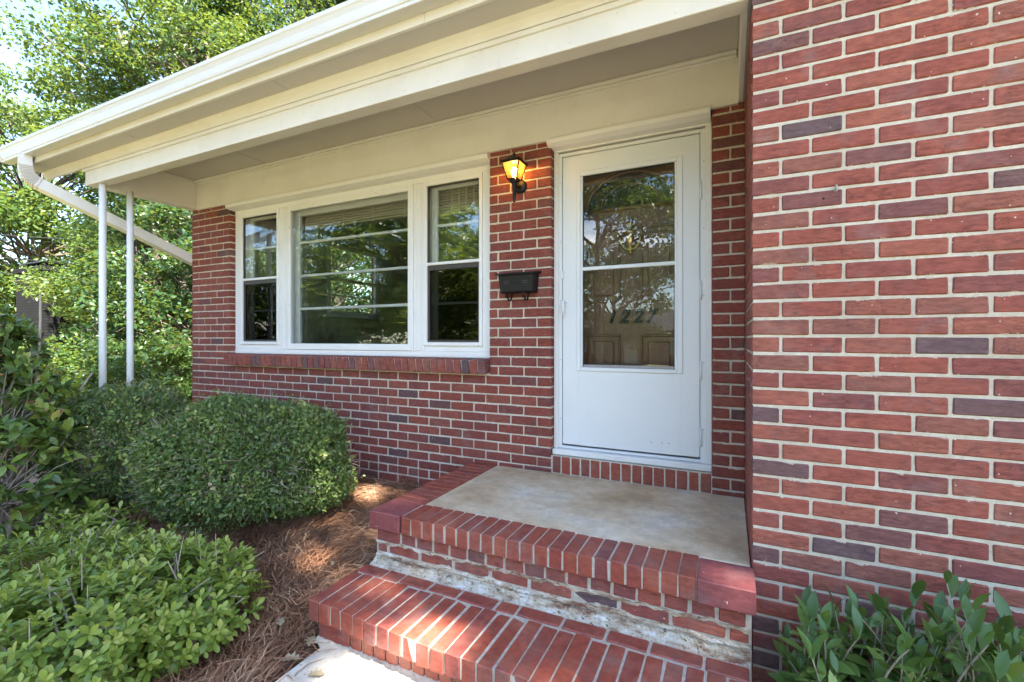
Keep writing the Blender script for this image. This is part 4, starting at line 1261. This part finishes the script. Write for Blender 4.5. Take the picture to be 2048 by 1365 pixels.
for s_ in (-1, 1):
    q.tube([em(s_ * (0.024 + 0.009 * math.cos(t)), 0.376 + 0.008 * math.sin(t)) for t in np.linspace(0, 6.283, 9)], 0.0022, 5)
    q.tube([em(s_ * (0.024 + 0.008 * math.cos(t)), 0.362 + 0.006 * math.sin(t)) for t in np.linspace(0, 6.283, 9)], 0.0022, 5)
q.build('emblem', M['black'], mbx)
q = MB()
for s_ in (-1, 1):
    for z in (0.380, 0.367): q.box(mx + s_ * 0.068 - 0.019, mx + s_ * 0.068 + 0.019, -0.1075 - (z - 0.37) * 0.11, -0.101 - (z - 0.37) * 0.11, z - 0.002, z + 0.002)
q.build('slot', M['bronze'], mbx)
for s_ in (-0.062, 0.062):
    q = MB()
    x = mx + s_
    pts = [(x, -0.030, 0.302), (x, -0.040, 0.268), (x, -0.055, 0.250), (x, -0.078, 0.252), (x, -0.098, 0.270), (x, -0.112, 0.288), (x, -0.126, 0.287), (x, -0.130, 0.274), (x, -0.121, 0.266)]
    q.rect_tube(pts, 0.012, 0.005, (1, 0, 0)); q.build('scroll_hook', M['black'], mbx)

# ------------------------------------------------------------------ shrubs
def dome_points(n, c, rad, lo=-0.5, depth=0.12, lump=0.06, flat=0.55, seed=0):
    """points in the outer layer of a clipped shrub; returns position, outward normal"""
    d = rand_dirs(int(n * 3) + 60); d = d[d[:, 2] > lo][:n]
    # superellipsoid: flatter top and sides
    e = 2.2
    k = (np.abs(d[:, 0]) ** e + np.abs(d[:, 1]) ** e + np.abs(d[:, 2]) ** e) ** (-1 / e)
    p = d * k[:, None]
    w = 1 + lump * (np.sin(p[:, 0] * 5 + seed) * np.cos(p[:, 1] * 4.3 + seed * 2) + 0.6 * np.sin(p[:, 2] * 7 + p[:, 0] * 3 + seed))
    nr = unit(p ** 3 / np.array(rad))
    q = np.array(c) + p * np.array(rad) * w[:, None]
    q -= nr * (rng.random(len(q)) ** 1.5 * depth)[:, None]
    return q, nr
def make_holly(label, base, c, rad, n, seed):
    root = empty('clipped_shrub', base)
    tag(root, label, 'shrub', 'clipped shrubs in the planting bed')
    q, nr = dome_points(n, c, rad, -0.74, 0.16, 0.09, seed=seed)
    # stray shoots that have grown out since the last clipping
    sp, sn = dome_points(170, c, np.array(rad) * 1.0, -0.5, 0.02, 0.09, seed=seed)
    ex, en = [], []
    for p_, n_ in zip(sp, sn):
        dd = unit(n_ + rand_dirs(1)[0] * 0.5)
        for t_ in np.linspace(0.0, 1.0, 9):
            ex.append(p_ + dd * t_ * rng.uniform(0.04, 0.085) + rand_dirs(1)[0] * 0.008); en.append(n_)
    q = np.concatenate([q, ex]); nr = np.concatenate([nr, en])
    gap = np.sin(q[:, 0] * 21 + seed) * np.sin(q[:, 1] * 19 + 1) * np.sin(q[:, 2] * 23 + seed * 2) + rng.normal(size=len(q)) * 0.12
    gap[-len(ex):] = 0
    keep = gap < 0.5
    q, nr = q[keep], nr[keep]
    dr = unit(nr * 0.5 + rng.normal(size=q.shape) * 0.7)
    nn = unit(nr + rng.normal(size=q.shape) * 0.6)
    patchy = 0.5 + 0.5 * np.sin(q[:, 0] * 8 + seed) * np.cos(q[:, 1] * 7 + q[:, 2] * 9)
    r_ = np.clip(rng.beta(2, 2.4, len(q)) * 0.75 + 0.22 * patchy, 0, 0.97)
    r_[-len(ex):] = np.clip(r_[-len(ex):] + 0.3, 0, 0.96)
    r_[rng.random(len(q)) < 0.015] = 0.999
    leaves_obj('foliage', root, DIAMOND, q, frames(dr, nn), 0.024 * (0.5 + 0.95 * rng.random(len(q))), r_, M['holly'])
    st = MB()
    for k in range(46):
        e, _ = dome_points(1, c, np.array(rad) * 0.9, -0.3, 0.05)
        b0_ = np.array(base) + np.array([rng.normal() * 0.06 + (0.14 if k % 3 == 0 else -0.14 if k % 3 == 1 else 0), rng.normal() * 0.05, 0])
        st.tube(curve_pts(b0_, e[0], 5, 0.0, 0.08), [0.013, 0.010, 0.007, 0.004, 0.002], 5, cap=False)
    # short bare twigs that poke through the clipped surface
    q2, n2 = dome_points(900, c, rad, -0.5, 0.03)
    for p, d in zip(q2, n2):
        e = p + (d * 0.6 + rand_dirs(1)[0] * 0.7) * 0.05
        st.tube([tuple(p - d * 0.03), tuple(e)], [0.0016, 0.0008], 3, cap=False)
    st.build('stem', M['twig'], root)
    return root
make_holly('large rounded clipped shrub against the brick below the window', (-3.20, -0.72, bed_z(-3.2, -0.72) - 0.02), (-3.27, -0.73, -0.89), (0.83, 0.55, 0.44), 56000, 1)
make_holly('smaller clipped shrub standing in front of the white porch posts', (-4.50, -0.90, bed_z(-4.5, -0.9) - 0.02), (-4.47, -0.88, -0.87), (0.56, 0.46, 0.48), 32000, 2)

def rosettes(pts, nrm, up=0.9, k=(7, 11), size=0.055, tilt=(25, 75)):
    P, D, N, S, T = [], [], [], [], []
    for p, nv in zip(pts, nrm):
        ax = unit(nv * 0.7 + np.array([0, 0, up]) + rng.normal(size=3) * 0.25)
        a = unit(np.cross(ax, [0.3, 0.9, 0.1])); b = np.cross(ax, a)
        n = rng.integers(*k); ph = rng.random() * 6.28
        tone = rng.random()
        for i in range(n):
            t = ph + i * 2.39996
            el = math.radians(tilt[1] - (tilt[1] - tilt[0]) * (i / n) + rng.normal() * 8)
            out = a * math.cos(t) + b * math.sin(t)
            d = out * math.sin(el) + ax * math.cos(el)
            nn = ax * math.sin(el) - out * math.cos(el)
            P.append(p - ax * 0.010 * (n - i) * 0.6); D.append(d); N.append(nn)
            S.append(size * (0.65 + 0.5 * rng.random()) * (1.0 - 0.25 * i / n)); T.append(np.clip(0.25 + 0.45 * tone * (0.5 + 0.5 * i / n) + 0.4 * (i / n) + rng.normal() * 0.08, 0, 0.999))
    return np.array(P), frames(np.array(D), np.array(N)), np.array(S), np.array(T)
def make_pitto(label, base, blobs, n_out, n_in, n_single, size=0.058, group=None, nm='pittosporum_shrub', twigs=90):
    root = empty(nm, base)
    tag(root, label, 'shrub', group)
    Q, Nn = [], []
    tot = sum(b[1][0] * b[1][1] for b in blobs)
    for c, rad in blobs:
        f = rad[0] * rad[1] / tot
        q, nr = dome_points(int(n_out * f), c, rad, -0.55, 0.05, 0.08, seed=c[0] * 3)
        Q.append(q); Nn.append(nr)
        q, nr = dome_points(int(n_in * f), c, np.array(rad) * 0.8, -0.7, 0.2, 0.05, seed=c[1])
        Q.append(q); Nn.append(nr)
    Q = np.concatenate(Q); Nn = np.concatenate(Nn)
    # nothing in the clear air right before the lens
    keep = np.linalg.norm(Q - np.array([CX, CY, CZ]), axis=1) > 0.7
    Q, Nn = Q[keep], Nn[keep]
    P, fr, S, T = rosettes(Q, Nn, size=size)
    leaves_obj('foliage', root, OBOVATE, P, fr, S, T, M['pitto'], n_single)
    st = MB()
    for k in range(len(blobs) * 22):
        c, rad = blobs[k % len(blobs)]
        e, _ = dome_points(1, c, np.array(rad) * 0.92, -0.2, 0.05)
        b0_ = (c[0] + rng.normal() * 0.08, c[1] + rng.normal() * 0.08, base[2] + 0.0)
        st.tube(curve_pts(b0_, e[0], 5, 0, 0.08), [0.010, 0.008, 0.006, 0.004, 0.003], 5, cap=False)
    for k in range(twigs):
        c, rad = blobs[k % len(blobs)]
        e, n2 = dome_points(1, c, rad, 0.0, 0.04)
        st.tube([tuple(e[0] - n2[0] * 0.10), tuple(e[0] + (n2[0] + rand_dirs(1)[0] * 0.8) * 0.035)], [0.003, 0.0014], 4, cap=False)
    st.build('stem', M['twig'], root)
    return root
make_pitto('low spreading shrub with bright green leaf rosettes beside the front path', (-2.5, -1.75, GZ - 0.03),
           [((-2.31, -1.66, -1.19), (0.31, 0.32, 0.26)), ((-2.68, -1.68, -1.24), (0.38, 0.38, 0.25)), ((-2.40, -2.04, -1.19), (0.38, 0.34, 0.28)), ((-3.05, -1.84, -1.23), (0.42, 0.40, 0.26))], 1150, 800, 300, size=0.05)
make_pitto('small low sprig of leaf rosettes left of the pine straw', (-3.75, -1.42, GZ - 0.03),
           [((-3.72, -1.36, -1.28), (0.24, 0.22, 0.17)), ((-4.02, -1.42, -1.26), (0.26, 0.22, 0.20))], 120, 60, 60, size=0.06, twigs=10)

def make_camellia():
    base = (-4.45, -1.62, GZ - 0.04)
    root = empty('camellia_bush', base)
    tag(root, 'tall loose broad leaved bush at the left edge of the bed', 'bush')
    P, D, N, S, T = [], [], [], [], []
    st = MB()
    cs = [((-4.42, -1.62, -0.86), (0.52, 0.46, 0.50)), ((-4.66, -1.55, -0.50), (0.46, 0.42, 0.40)), ((-4.98, -1.52, -0.12), (0.34, 0.32, 0.34))]
    for c, rad in cs:
        for k in range(270):
            e, nv = dome_points(1, c, rad, -0.8, 0.22, 0.1)
            e, nv = e[0], nv[0]
            b0_ = np.array(c) + np.array([0, 0, -rad[2] * 0.5]) + rng.normal(size=3) * 0.05
            pts = curve_pts(b0_, e, 5, 0.05, 0.08)
            if k % 3 == 0: st.tube(pts, [0.008, 0.006, 0.005, 0.003, 0.002], 4, cap=False)
            tone = rng.random() ** 1.4
            n = rng.integers(5, 9)
            ax = unit(np.array(pts[-1]) - np.array(pts[-2]))
            for i in range(n):
                t = i / n
                p = np.array(pts[-1]) * (1 - 0.5 * t) + np.array(pts[-2]) * 0.5 * t
                d = unit(ax * 0.7 + rand_dirs(1)[0] * 0.9 + np.array([0, 0, -0.1]))
                P.append(p); D.append(d); N.append(unit(np.array([0, 0, 1.0]) + nv * 0.5 + rng.normal(size=3) * 0.4)); S.append(0.085 * (0.7 + 0.5 * rng.random())); T.append(np.clip(0.08 + 0.75 * tone + rng.normal() * 0.12, 0, 0.97) if rng.random() > 0.02 else 0.999)
    for k in range(5):
        st.tube(curve_pts(np.array(base) + rng.normal(size=3) * np.array([0.08, 0.08, 0]), np.array(cs[2][0]) + rng.normal(size=3) * 0.25, 8, 0, 0.05), [0.022 - 0.0022 * i for i in range(8)], 7, cap=False)
    st.build('stem', M['twig'], root)
    leaves_obj('foliage', root, ELLIPT, np.array(P), frames(np.array(D), np.array(N)), np.array(S), np.array(T), M['camellia'], 300)
make_camellia()
def make_laurel():
    base = (0.62, -1.12, GZ - 0.02)
    root = empty('laurel_bush', base)
    tag(root, 'dark glossy long leaved bush before the brick wing wall', 'bush')
    P, D, N, S, T = [], [], [], [], []
    st = MB()
    for k in range(270):
        x = rng.uniform(0.15, 1.3)
        top = -0.765 - 0.16 * abs(math.sin(x * 6.0)) - rng.random() ** 1.3 * 0.34
        y = -1.13 + rng.normal() * 0.11
        b0_ = (x + rng.normal() * 0.08, -1.08 + rng.normal() * 0.03, base[2])
        e = np.array((x + rng.normal() * 0.06, min(y, -0.95), top))
        pts = curve_pts(b0_, e, 7, 0, 0.05)
        st.tube(pts, [0.005, 0.0045, 0.004, 0.0035, 0.003, 0.0024, 0.0016], 5, cap=False)
        pa = np.array(pts)
        n = 9
        ph = rng.random() * 6.28
        for i in range(n):
            t = 1 - 0.66 * (i / n) ** 1.1
            f = t * 6
            i0 = min(int(f), 5)
            p = pa[i0] * (1 - (f - i0)) + pa[i0 + 1] * (f - i0)
            th_ = ph + i * 2.4
            out = np.array([math.cos(th_), math.sin(th_), 0])
            el = 0.75 + 0.5 * (i / n) + rng.normal() * 0.15 if i > 1 else 0.25
            d = unit(out * math.sin(el) + np.array([0, 0, 1]) * math.cos(el))
            if p[1] + d[1] * 0.1 > -0.90: d[1] = -abs(d[1]) * 0.3; d = unit(d)
            P.append(p); D.append(d); N.append(unit(np.array([0, 0, 1]) * math.sin(el) - out * math.cos(el) + rng.normal(size=3) * 0.25))
            S.append(0.084 * (0.65 + 0.55 * rng.random())); T.append(np.clip(rng.beta(2, 2.5) + (0.25 if i == 0 and rng.random() < 0.2 else 0), 0, 0.999))
    st.build('stem', M['twig'], root)
    leaves_obj('foliage', root, OBLONG, np.array(P), frames(np.array(D), np.array(N)), np.array(S), np.array(T), M['laurel'], 300)
make_laurel()

# ------------------------------------------------------------------ pine straw
def straw(name, label, n, x0, x1, y0, y1, fz, seed, dens=None):
    r_ = np.random.default_rng(seed)
    X = r_.uniform(x0, x1, n); Y = r_.uniform(y0, y1, n)
    if dens is not None:
        k = r_.random(n) < dens(X, Y); X, Y = X[k], Y[k]; n = len(X)
    Z = np.array([fz(a, b) for a, b in zip(X, Y)]) + r_.random(n) ** 2 * 0.05 + 0.004
    base_a = 2.2 * np.sin(X * 2.1 + 0.5) + 1.7 * np.cos(Y * 2.6 + X)
    A = base_a + r_.normal(size=n) * 0.75
    Ln = r_.uniform(0.07, 0.17, n)
    W = r_.uniform(0.0012, 0.0024, n)
    bend = r_.normal(size=n) * 0.35
    tilt = r_.normal(size=n) * 0.24
    V = np.zeros((n, 8, 3)); 
    pos = np.stack([X, Y, Z], 1)
    for i in range(4):
        t = i / 3 - 0.5
        ang = A + bend * t
        d = np.stack([np.cos(ang), np.sin(ang), np.zeros(n)], 1)
        sd2 = np.stack([-np.sin(ang), np.cos(ang), np.zeros(n)], 1)
        c = pos + d * (Ln * t)[:, None]
        c[:, 2] += tilt * Ln * t + 0.012 * (1 - 4 * t * t) * (Ln / 0.15)
        w = W * (1.0 if i < 3 else 0.4)
        V[:, 2 * i] = c - sd2 * w[:, None]
        V[:, 2 * i + 1] = c + sd2 * w[:, None]
        V[:, 2 * i + 1, 2] += 0.0006
    f = np.array([(0, 1, 3, 2), (2, 3, 5, 4), (4, 5, 7, 6)])
    F = (f[None] + (np.arange(n) * 8)[:, None, None]).reshape(-1, 4)
    o = child(name, np_mesh(name, V.reshape(-1, 3), F, M['needle'], np.repeat(np.clip(r_.beta(2, 2, n) + 0.22 * np.sin(X * 9 + 2) * np.sin(Y * 8) + 0.12 * np.sin(X * 23) * np.cos(Y * 19), 0, 0.999), 3)), None)
    tag(o, label, 'pine straw', kind='stuff')
straw('pine_straw', 'brown pine straw covering the planting bed left of the steps', 60000, -4.6, -1.60, -2.6, -0.02, bed_z, 3,
      lambda x, y: np.where(x > -1.80, np.clip((-1.62 - x) * 3.0, 0, 0.35) * (y < -1.45), 1.0) * np.where(x < -3.6, 0.55, 1.0))
straw('pine_straw', 'brown pine straw under the glossy bush by the wing wall', 6000, 0.0, 1.3, -1.6, -0.9, bed_r, 5)

# fallen leaves by the corner of the lower step
def oak_leaf(p, yaw, s_, label):
    pr = [(0, 0), (0.06, 0.12), (0.22, 0.18), (0.10, 0.34), (0.34, 0.42), (0.16, 0.58), (0.30, 0.74), (0.12, 0.84), (0, 1.0)]
    pts = [(x, y) for x, y in pr] + [(-x, y) for x, y in pr[-2:0:-1]]
    c_, s2 = math.cos(yaw), math.sin(yaw)
    tp = [(p[0] + (x * c_ - y * s2) * s_, p[1] + (x * s2 + y * c_) * s_, p[2] + 0.10 * s_ * abs(x) * 4 + 0.03 * math.sin(y * 5) * s_ + 0.004) for x, y in pts]
    q = MB(); n_ = len(tp)
    q.add(tp + [(x, y, z - 0.0015) for x, y, z in tp], [tuple(range(n_)), tuple(range(n_, 2 * n_))[::-1]] + [(i, i + n_, (i + 1) % n_ + n_, (i + 1) % n_) for i in range(n_)])
    o = q.build('fallen_leaf', M['dead_leaf'])
    tag(o, label, 'leaf', 'fallen leaves by the path')
oak_leaf((-1.735, -1.475, GZ + 0.004), 0.6, 0.075, 'curled dry oak leaf touching the corner of the lower step')
oak_leaf((-1.70, -1.545, GZ + 0.004), 2.0, 0.085, 'dry oak leaf lying on the path edge in the pine straw')
oak_leaf((-1.60, -1.60, GZ + 0.004), -1.0, 0.07, 'flat greenish fallen leaf on the concrete path')

for k, (x_, y_, a_, s_, lab) in enumerate(((-2.05, -1.05, 0.4, 0.06, 'small dry leaf on the pine straw left of the landing'), (-2.35, -0.55, 2.2, 0.055, 'small dry leaf on the pine straw close to the brick wall'),
                                         (-1.98, -1.42, 4.0, 0.065, 'dry leaf on the pine straw left of the lower step'))):
    oak_leaf((x_, y_, bed_z(x_, y_) + 0.05), a_, s_, lab)
# loose brick, edging and lattice beyond the shrubs
lb = child('loose_brick', brick_mesh(0.19, 0.09, 0.057, M['brick_plain'], 0.004, 2), None)
lb.matrix_basis = Matrix.Translation((-5.30, -0.80, bed_z(-5.3, -0.8) + 0.03)) @ Matrix.Rotation(0.5, 4, 'Z')
tag(lb, 'single red brick lying at the edge of the bed by the small shrub', 'brick')
q = MB(); q.rect_tube([(-5.0, -1.95, GZ + 0.01), (-5.2, -1.5, GZ + 0.02), (-5.55, -1.0, GZ + 0.02), (-5.9, -0.55, GZ + 0.02)], 0.025, 0.10, (1, 0.5, 0))
tag(q.build('bed_edging', M['edging']), 'black plastic edging strip beside the bare ground', 'edging')
lt = empty('lattice_panel', (-6.05, -0.55, GZ - 0.05))
tag(lt, 'weathered brown wooden lattice panel leaning low behind the shrubs', 'lattice')
for k in range(9):
    for s_ in (-1, 1):
        q = MB()
        x = -6.45 + k * 0.09
        q.rect_tube([(x, -0.55 + s_ * 0.004, GZ - 0.02), (x + s_ * 0.26, -0.50 + s_ * 0.004, GZ + 0.24)], 0.028, 0.006, (0, 1, 0.2) if False else (1, 0, 0)); q.build('slat', M['lattice'], lt)
q = MB(); q.box(-6.75, -5.55, -0.60, -0.56, GZ - 0.06, GZ - 0.01, 0.004); q.build('rail', M['lattice'], lt)
# ------------------------------------------------------------------ neighbour's house and wires behind the left trees
nb = empty('neighbour_house', (-17.5, 6.0, -1.8))
tag(nb, 'dark grey painted brick house half hidden behind the trees', 'house')
def far_brick_mat():
    m, n, l, b = mat('grey_painted_brick')
    t = n.new('ShaderNodeTexBrick')
    t.inputs['Color1'].default_value = (0.013, 0.0135, 0.015, 1); t.inputs['Color2'].default_value = (0.018, 0.0185, 0.0205, 1); t.inputs['Mortar'].default_value = (0.008, 0.008, 0.009, 1)  # grey paint, darkened further to stand in for shade on the chimney
    t.inputs['Scale'].default_value = 1.0; t.inputs['Mortar Size'].default_value = 0.012; t.inputs['Brick Width'].default_value = 0.26; t.inputs['Row Height'].default_value = 0.085
    g = n.new('ShaderNodeNewGeometry'); sp = n.new('ShaderNodeSeparateXYZ'); cb = n.new('ShaderNodeCombineXYZ')
    l.new(g.outputs['Position'], sp.inputs[0]); l.new(math_(n, l, 'ADD', sp.outputs[0], sp.outputs[1]), cb.inputs[0]); l.new(sp.outputs[2], cb.inputs[1])
    l.new(cb.outputs[0], t.inputs['Vector']); l.new(t.outputs['Color'], b.inputs['Base Color'])
    b.inputs['Roughness'].default_value = 0.95
    b.inputs['Specular IOR Level'].default_value = 0.1
    bump(n, l, b, t.outputs['Fac'], -0.6, 0.02)
    return m
M['grey_brick'] = far_brick_mat()
q = MB(); q.box(-25, -17.0, 4.2, 9.0, -2.2, -0.25); q.build('wall', M['grey_brick'], nb)
q = MB(); q.add([(-25.4, 3.9, -0.35), (-16.6, 3.9, -0.35), (-16.6, 6.6, 0.75), (-25.4, 6.6, 0.75), (-25.4, 9.4, -0.35), (-16.6, 9.4, -0.35), (-25.4, 3.9, -0.45), (-16.6, 3.9, -0.45), (-16.6, 9.4, -0.45), (-25.4, 9.4, -0.45)],
        [(0, 1, 2, 3), (3, 2, 5, 4), (6, 7, 1, 0), (4, 5, 8, 9), (6, 9, 8, 7), (1, 7, 8, 5, 2), (0, 3, 4, 9, 6)])
q.build('roof', M['shingle'], nb)
q = MB(); q.box(-19.05, -17.35, 3.05, 3.85, -2.2, 2.02); q.box(-19.1, -17.3, 3.0, 3.9, 1.9, 2.03, 0.01)
ch = q.build('chimney', M['grey_brick'], nb)
q = MB(); q.box(-18.9, -17.55, 3.1, 3.8, 2.16, 2.20); [q.box(x, x + 0.05, 3.2, 3.25, 2.03, 2.16) for x in (-18.8, -18.2, -17.7)]; q.build('chimney_cap', M['black'], ch)
for x in (-20.6, -22.6):
    q = MB(); q.box(x - 0.45, x + 0.45, 4.15, 4.199, -1.5, -0.55); w = q.build('window', M['white_far'], nb)
    g = MB(); g.box(x - 0.38, x + 0.38, 4.13, 4.148, -1.43, -0.62); g.build('pane', M['glass'], w)
for k, (a, b_, lab) in enumerate((((-30, -2.5, 4.3), (-6.5, 14, 4.0), 'black utility wire crossing behind the gutter corner'), ((-30, -1.0, 3.3), (-5, 12, 2.2), 'lower black utility wire dipping behind the porch posts'),
                                  ((-30, -1.6, 3.8), (-5, 13, 2.7), 'middle black utility wire between the other two behind the downspout'))):
    pts = [tuple(np.array(a) + (np.array(b_) - np.array(a)) * t - np.array([0, 0, 0.9 * math.sin(math.pi * t)])) for t in np.linspace(0, 1, 14)]
    q = MB(); q.tube(pts, 0.014, 5); tag(q.build('utility_wire', M['wire']), lab, 'wire', 'utility wires')

# ------------------------------------------------------------------ trees
def gz(x, y): return land_z(x, y) - 0.05
SPOT = [((-1.10, -1.45, ZT), 0.20), ((-1.40, -1.52, GZ), 0.14), ((-0.12, -0.98, ZL), 0.12), ((-0.62, -1.42, ZT), 0.10)]
# those seen past the left end of the house
make_tree('tree', 'airy young tree with thin upright stems against the sky above the gutter', (-12.4, 3.4, gz(-12, 3)), 9.5, (-12.2, 3.7, 5.9), (2.9, 2.9, 3.1), 'leaf_mid', 80, 360, 0.10, 0.11, (0.45, 0.8), stems=4, seed=1, shell=0.35, group='trees left of the house')
make_tree('tree', 'big dark green tree whose trunk rises behind the roof', (-12.2, 8.2, gz(-12, 8)), 16, (-11.8, 7.6, 9.0), (4.0, 4.0, 4.2), 'leaf_dark', 110, 430, 0.12, 0.36, (0.6, 1.1), seed=2, group='trees left of the house')
make_tree('tree', 'pale sunlit tree filling the left edge behind the gutter end', (-30.4, 7.1, gz(-30, 7)), 14, (-30.2, 7.1, 5.4), (6.2, 6.0, 6.4), 'leaf_light', 170, 430, 0.19, 0.15, (0.9, 1.6), seed=3, group='trees left of the house', lo_cut=-0.97)
make_tree('tree', 'dense dark leafy tree pressed close behind the left corner of the brick wall', (-10.4, 3.2, gz(-10, 3)), 5, (-10.3, 3.2, 0.75), (1.9, 1.9, 2.2), 'leaf_dark', 70, 420, 0.095, 0.12, (0.4, 0.75), seed=4, group='trees left of the house', lo_cut=-0.95)
make_tree('tree', 'bright green tree seen between the porch posts', (-15.6, 7.6, gz(-16, 6)), 8, (-15.6, 7.6, 3.1), (3.2, 3.0, 2.9), 'leaf_mid', 85, 420, 0.12, 0.2, (0.55, 1.0), seed=5, group='trees left of the house', lo_cut=-0.95)
make_tree('tree', 'yellow green sunlit tree under the downspout', (-15.6, 4.4, gz(-15, 4)), 5, (-15.5, 4.4, 1.9), (2.2, 1.9, 2.1), 'leaf_light', 66, 380, 0.095, 0.13, (0.45, 0.8), seed=6, group='trees left of the house', lo_cut=-0.9)
make_tree('tree', 'tall far tree standing behind the pale one at the far left', (-27.5, 12.5, gz(-27, 8)), 14, (-27.5, 12.5, 6.0), (5.2, 5, 5.6), 'leaf_light', 110, 300, 0.20, 0.3, (0.8, 1.5), seed=7, group='trees left of the house', lo_cut=-0.95)
make_tree('tree', 'round low tree above the dark shingle roof next door', (-21, 14, gz(-21, 12)), 9, (-21, 14, 4.2), (5.0, 4.5, 4.6), 'leaf_mid', 100, 260, 0.2, 0.25, (0.8, 1.4), seed=8, group='trees left of the house', lo_cut=-0.95)
make_tree('tree', 'green tree seen through the room by the side window', (-9.4, 5.9, gz(-9, 6)), 5, (-9.4, 5.9, 1.2), (1.9, 2.2, 2.2), 'leaf_mid', 60, 300, 0.10, 0.1, (0.4, 0.8), seed=12, group='trees left of the house', lo_cut=-0.95)
make_tree('understory_bush', 'leafy green bush behind the small clipped shrub', (-8.6, 1.3, gz(-8, 1)), 2, (-8.6, 1.3, -0.72), (0.95, 0.9, 0.75), 'leaf_mid', 40, 260, 0.075, 0.04, (0.25, 0.45), cat='bush', seed=9, group='bushes left of the house', lo_cut=-0.95)
make_tree('understory_bush', 'pale leafy bush below the grey chimney', (-11.6, 1.0, gz(-11, 0)), 2, (-11.6, 1.0, -0.75), (1.4, 1.2, 0.95), 'leaf_light', 52, 250, 0.09, 0.05, (0.3, 0.55), cat='bush', seed=10, group='bushes left of the house', lo_cut=-0.95)
make_tree('understory_bush', 'dark leafy bush left of the lattice panel', (-7.4, -1.2, gz(-7, -1)), 2, (-7.3, -1.2, -0.9), (0.8, 0.75, 0.55), 'leaf_dark', 36, 250, 0.075, 0.04, (0.22, 0.42), cat='bush', seed=11, group='bushes left of the house', lo_cut=-0.95)
# front yard: the shade trees over the entry, and those beyond the street that the panes mirror
# (their crowns hang where the sun's rays to the entry pass, 17 m up the ray)
SC1 = np.array((-0.7, -1.3, -0.9)) + np.array(SUN) * 17.0
SC2 = np.array((-5.6, -1.2, 0.0)) + np.array(SUN) * 16.0
make_tree('shade_tree', 'tallest shade tree of the front yard right of the curved walk', (SC1[0] + 1.5, SC1[1] - 1.5, gz(6, -7)), 18, tuple(SC1), (4.3, 3.5, 2.6), 'leaf_mid', 185, 205, 0.18, 0.36, (0.6, 1.0), hole=SPOT, trunk_lean=(2.2, -1.2), seed=21, group='front yard trees', lo_cut=-0.85, shell=0.15)
make_tree('shade_tree', 'tall shade tree of the front yard over the left end of the porch', (SC2[0] + 0.5, SC2[1] - 4.5, gz(0, -9)), 17, tuple(SC2), (3.2, 2.8, 2.2), 'leaf_mid', 120, 165, 0.18, 0.28, (0.6, 1.0), hole=SPOT, trunk_lean=(-0.8, -1.2), seed=22, group='front yard trees', lo_cut=-0.85, shell=0.15)
for k, (x, y, h, rx, rz, m) in enumerate(((-12, -15, 7, 3.4, 3.6, 'leaf_light'), (-17, -11, 6, 3.2, 3.4, 'leaf_mid'), (-7.5, -29.5, 9, 4.4, 4.6, 'leaf_mid'), (-19, -29, 9, 5.0, 5.0, 'leaf_light'), (3.0, -31, 10, 4.6, 5.0, 'leaf_dark'), (13, -30, 9, 5.0, 5.0, 'leaf_mid'), (-30, -19, 9, 5.0, 5.2, 'leaf_mid'), (-23, -4.5, 7, 3.4, 4.0, 'leaf_mid'), (-33, -31, 11, 6, 6, 'leaf_light'), (-5.2, -16.5, 11, 4.4, 5.2, 'leaf_mid'), (-9.5, -9.0, 8, 2.8, 3.6, 'leaf_light'))):
    make_tree('yard_tree', ('pale tree at the front left of the yard', 'green tree farther left in the front yard', 'green tree across the street left of the brick house', 'large pale tree across the street', 'dark tree across the street behind the brick house', 'green tree across the street at the driveway', 'green tree far down the street', 'green tree at the far left of the side yard', 'tall pale tree far across the street', 'green tree in the middle of the front yard mirrored in the storm door', 'pale tree nearest the house at the front left of the yard')[k],
              (x, y, gz(x, y)), h, (x, y, gz(x, y) + h * 0.58), (rx, rx, rz), m, 64, 200, 0.22, 0.24, (0.8, 1.4), seed=40 + k, group='trees around the street', lo_cut=-0.9)
# house across the street
oh = empty('opposite_house', (-4.5, -34, gz(-4, -34)))
tag(oh, 'red brick house with a white gable across the street', 'house')
zg = gz(-4, -34)
q = MB(); q.box(-12, 1.5, -40, -33, zg, zg + 2.6); q.build('wall', M['redbrick_far'], oh)
q = MB(); q.add([(-12.5, -32.5, zg + 2.6), (2.0, -32.5, zg + 2.6), (2.0, -36.5, zg + 4.4), (-12.5, -36.5, zg + 4.4), (-12.5, -40.5, zg + 2.6), (2.0, -40.5, zg + 2.6)], [(0, 1, 2, 3), (3, 2, 5, 4), (1, 5, 2), (0, 3, 4), (0, 4, 5, 1)]); q.build('roof', M['shingle'], oh)
q = MB(); q.box(-8.6, -5.4, -33.0 + 0.003, -32.6, zg + 2.2, zg + 2.55); q.add([(-8.8, -32.4, zg + 2.55), (-5.2, -32.4, zg + 2.55), (-7.0, -32.4, zg + 3.9), (-8.8, -33.0, zg + 2.55), (-5.2, -33.0, zg + 2.55), (-7.0, -33.0, zg + 3.9)], [(0, 1, 2), (3, 5, 4), (0, 2, 5, 3), (1, 4, 5, 2), (0, 3, 4, 1)]); q.build('gable', M['white_far'], oh)
for x in (-11, -9.6, -3.6, -1.2):
    q = MB(); q.box(x - 0.5, x + 0.5, -33.0 + 0.004, -32.95, zg + 0.8, zg + 2.1); w = q.build('window', M['white_far'], oh)
    g = MB(); g.box(x - 0.42, x + 0.42, -32.945, -32.93, zg + 0.88, zg + 2.02); g.build('pane', M['glass'], w)
q = MB(); q.box(-7.5, -6.5, -33.0 + 0.004, -32.93, zg + 0.1, zg + 2.15); q.build('door', M['white_far'], oh)
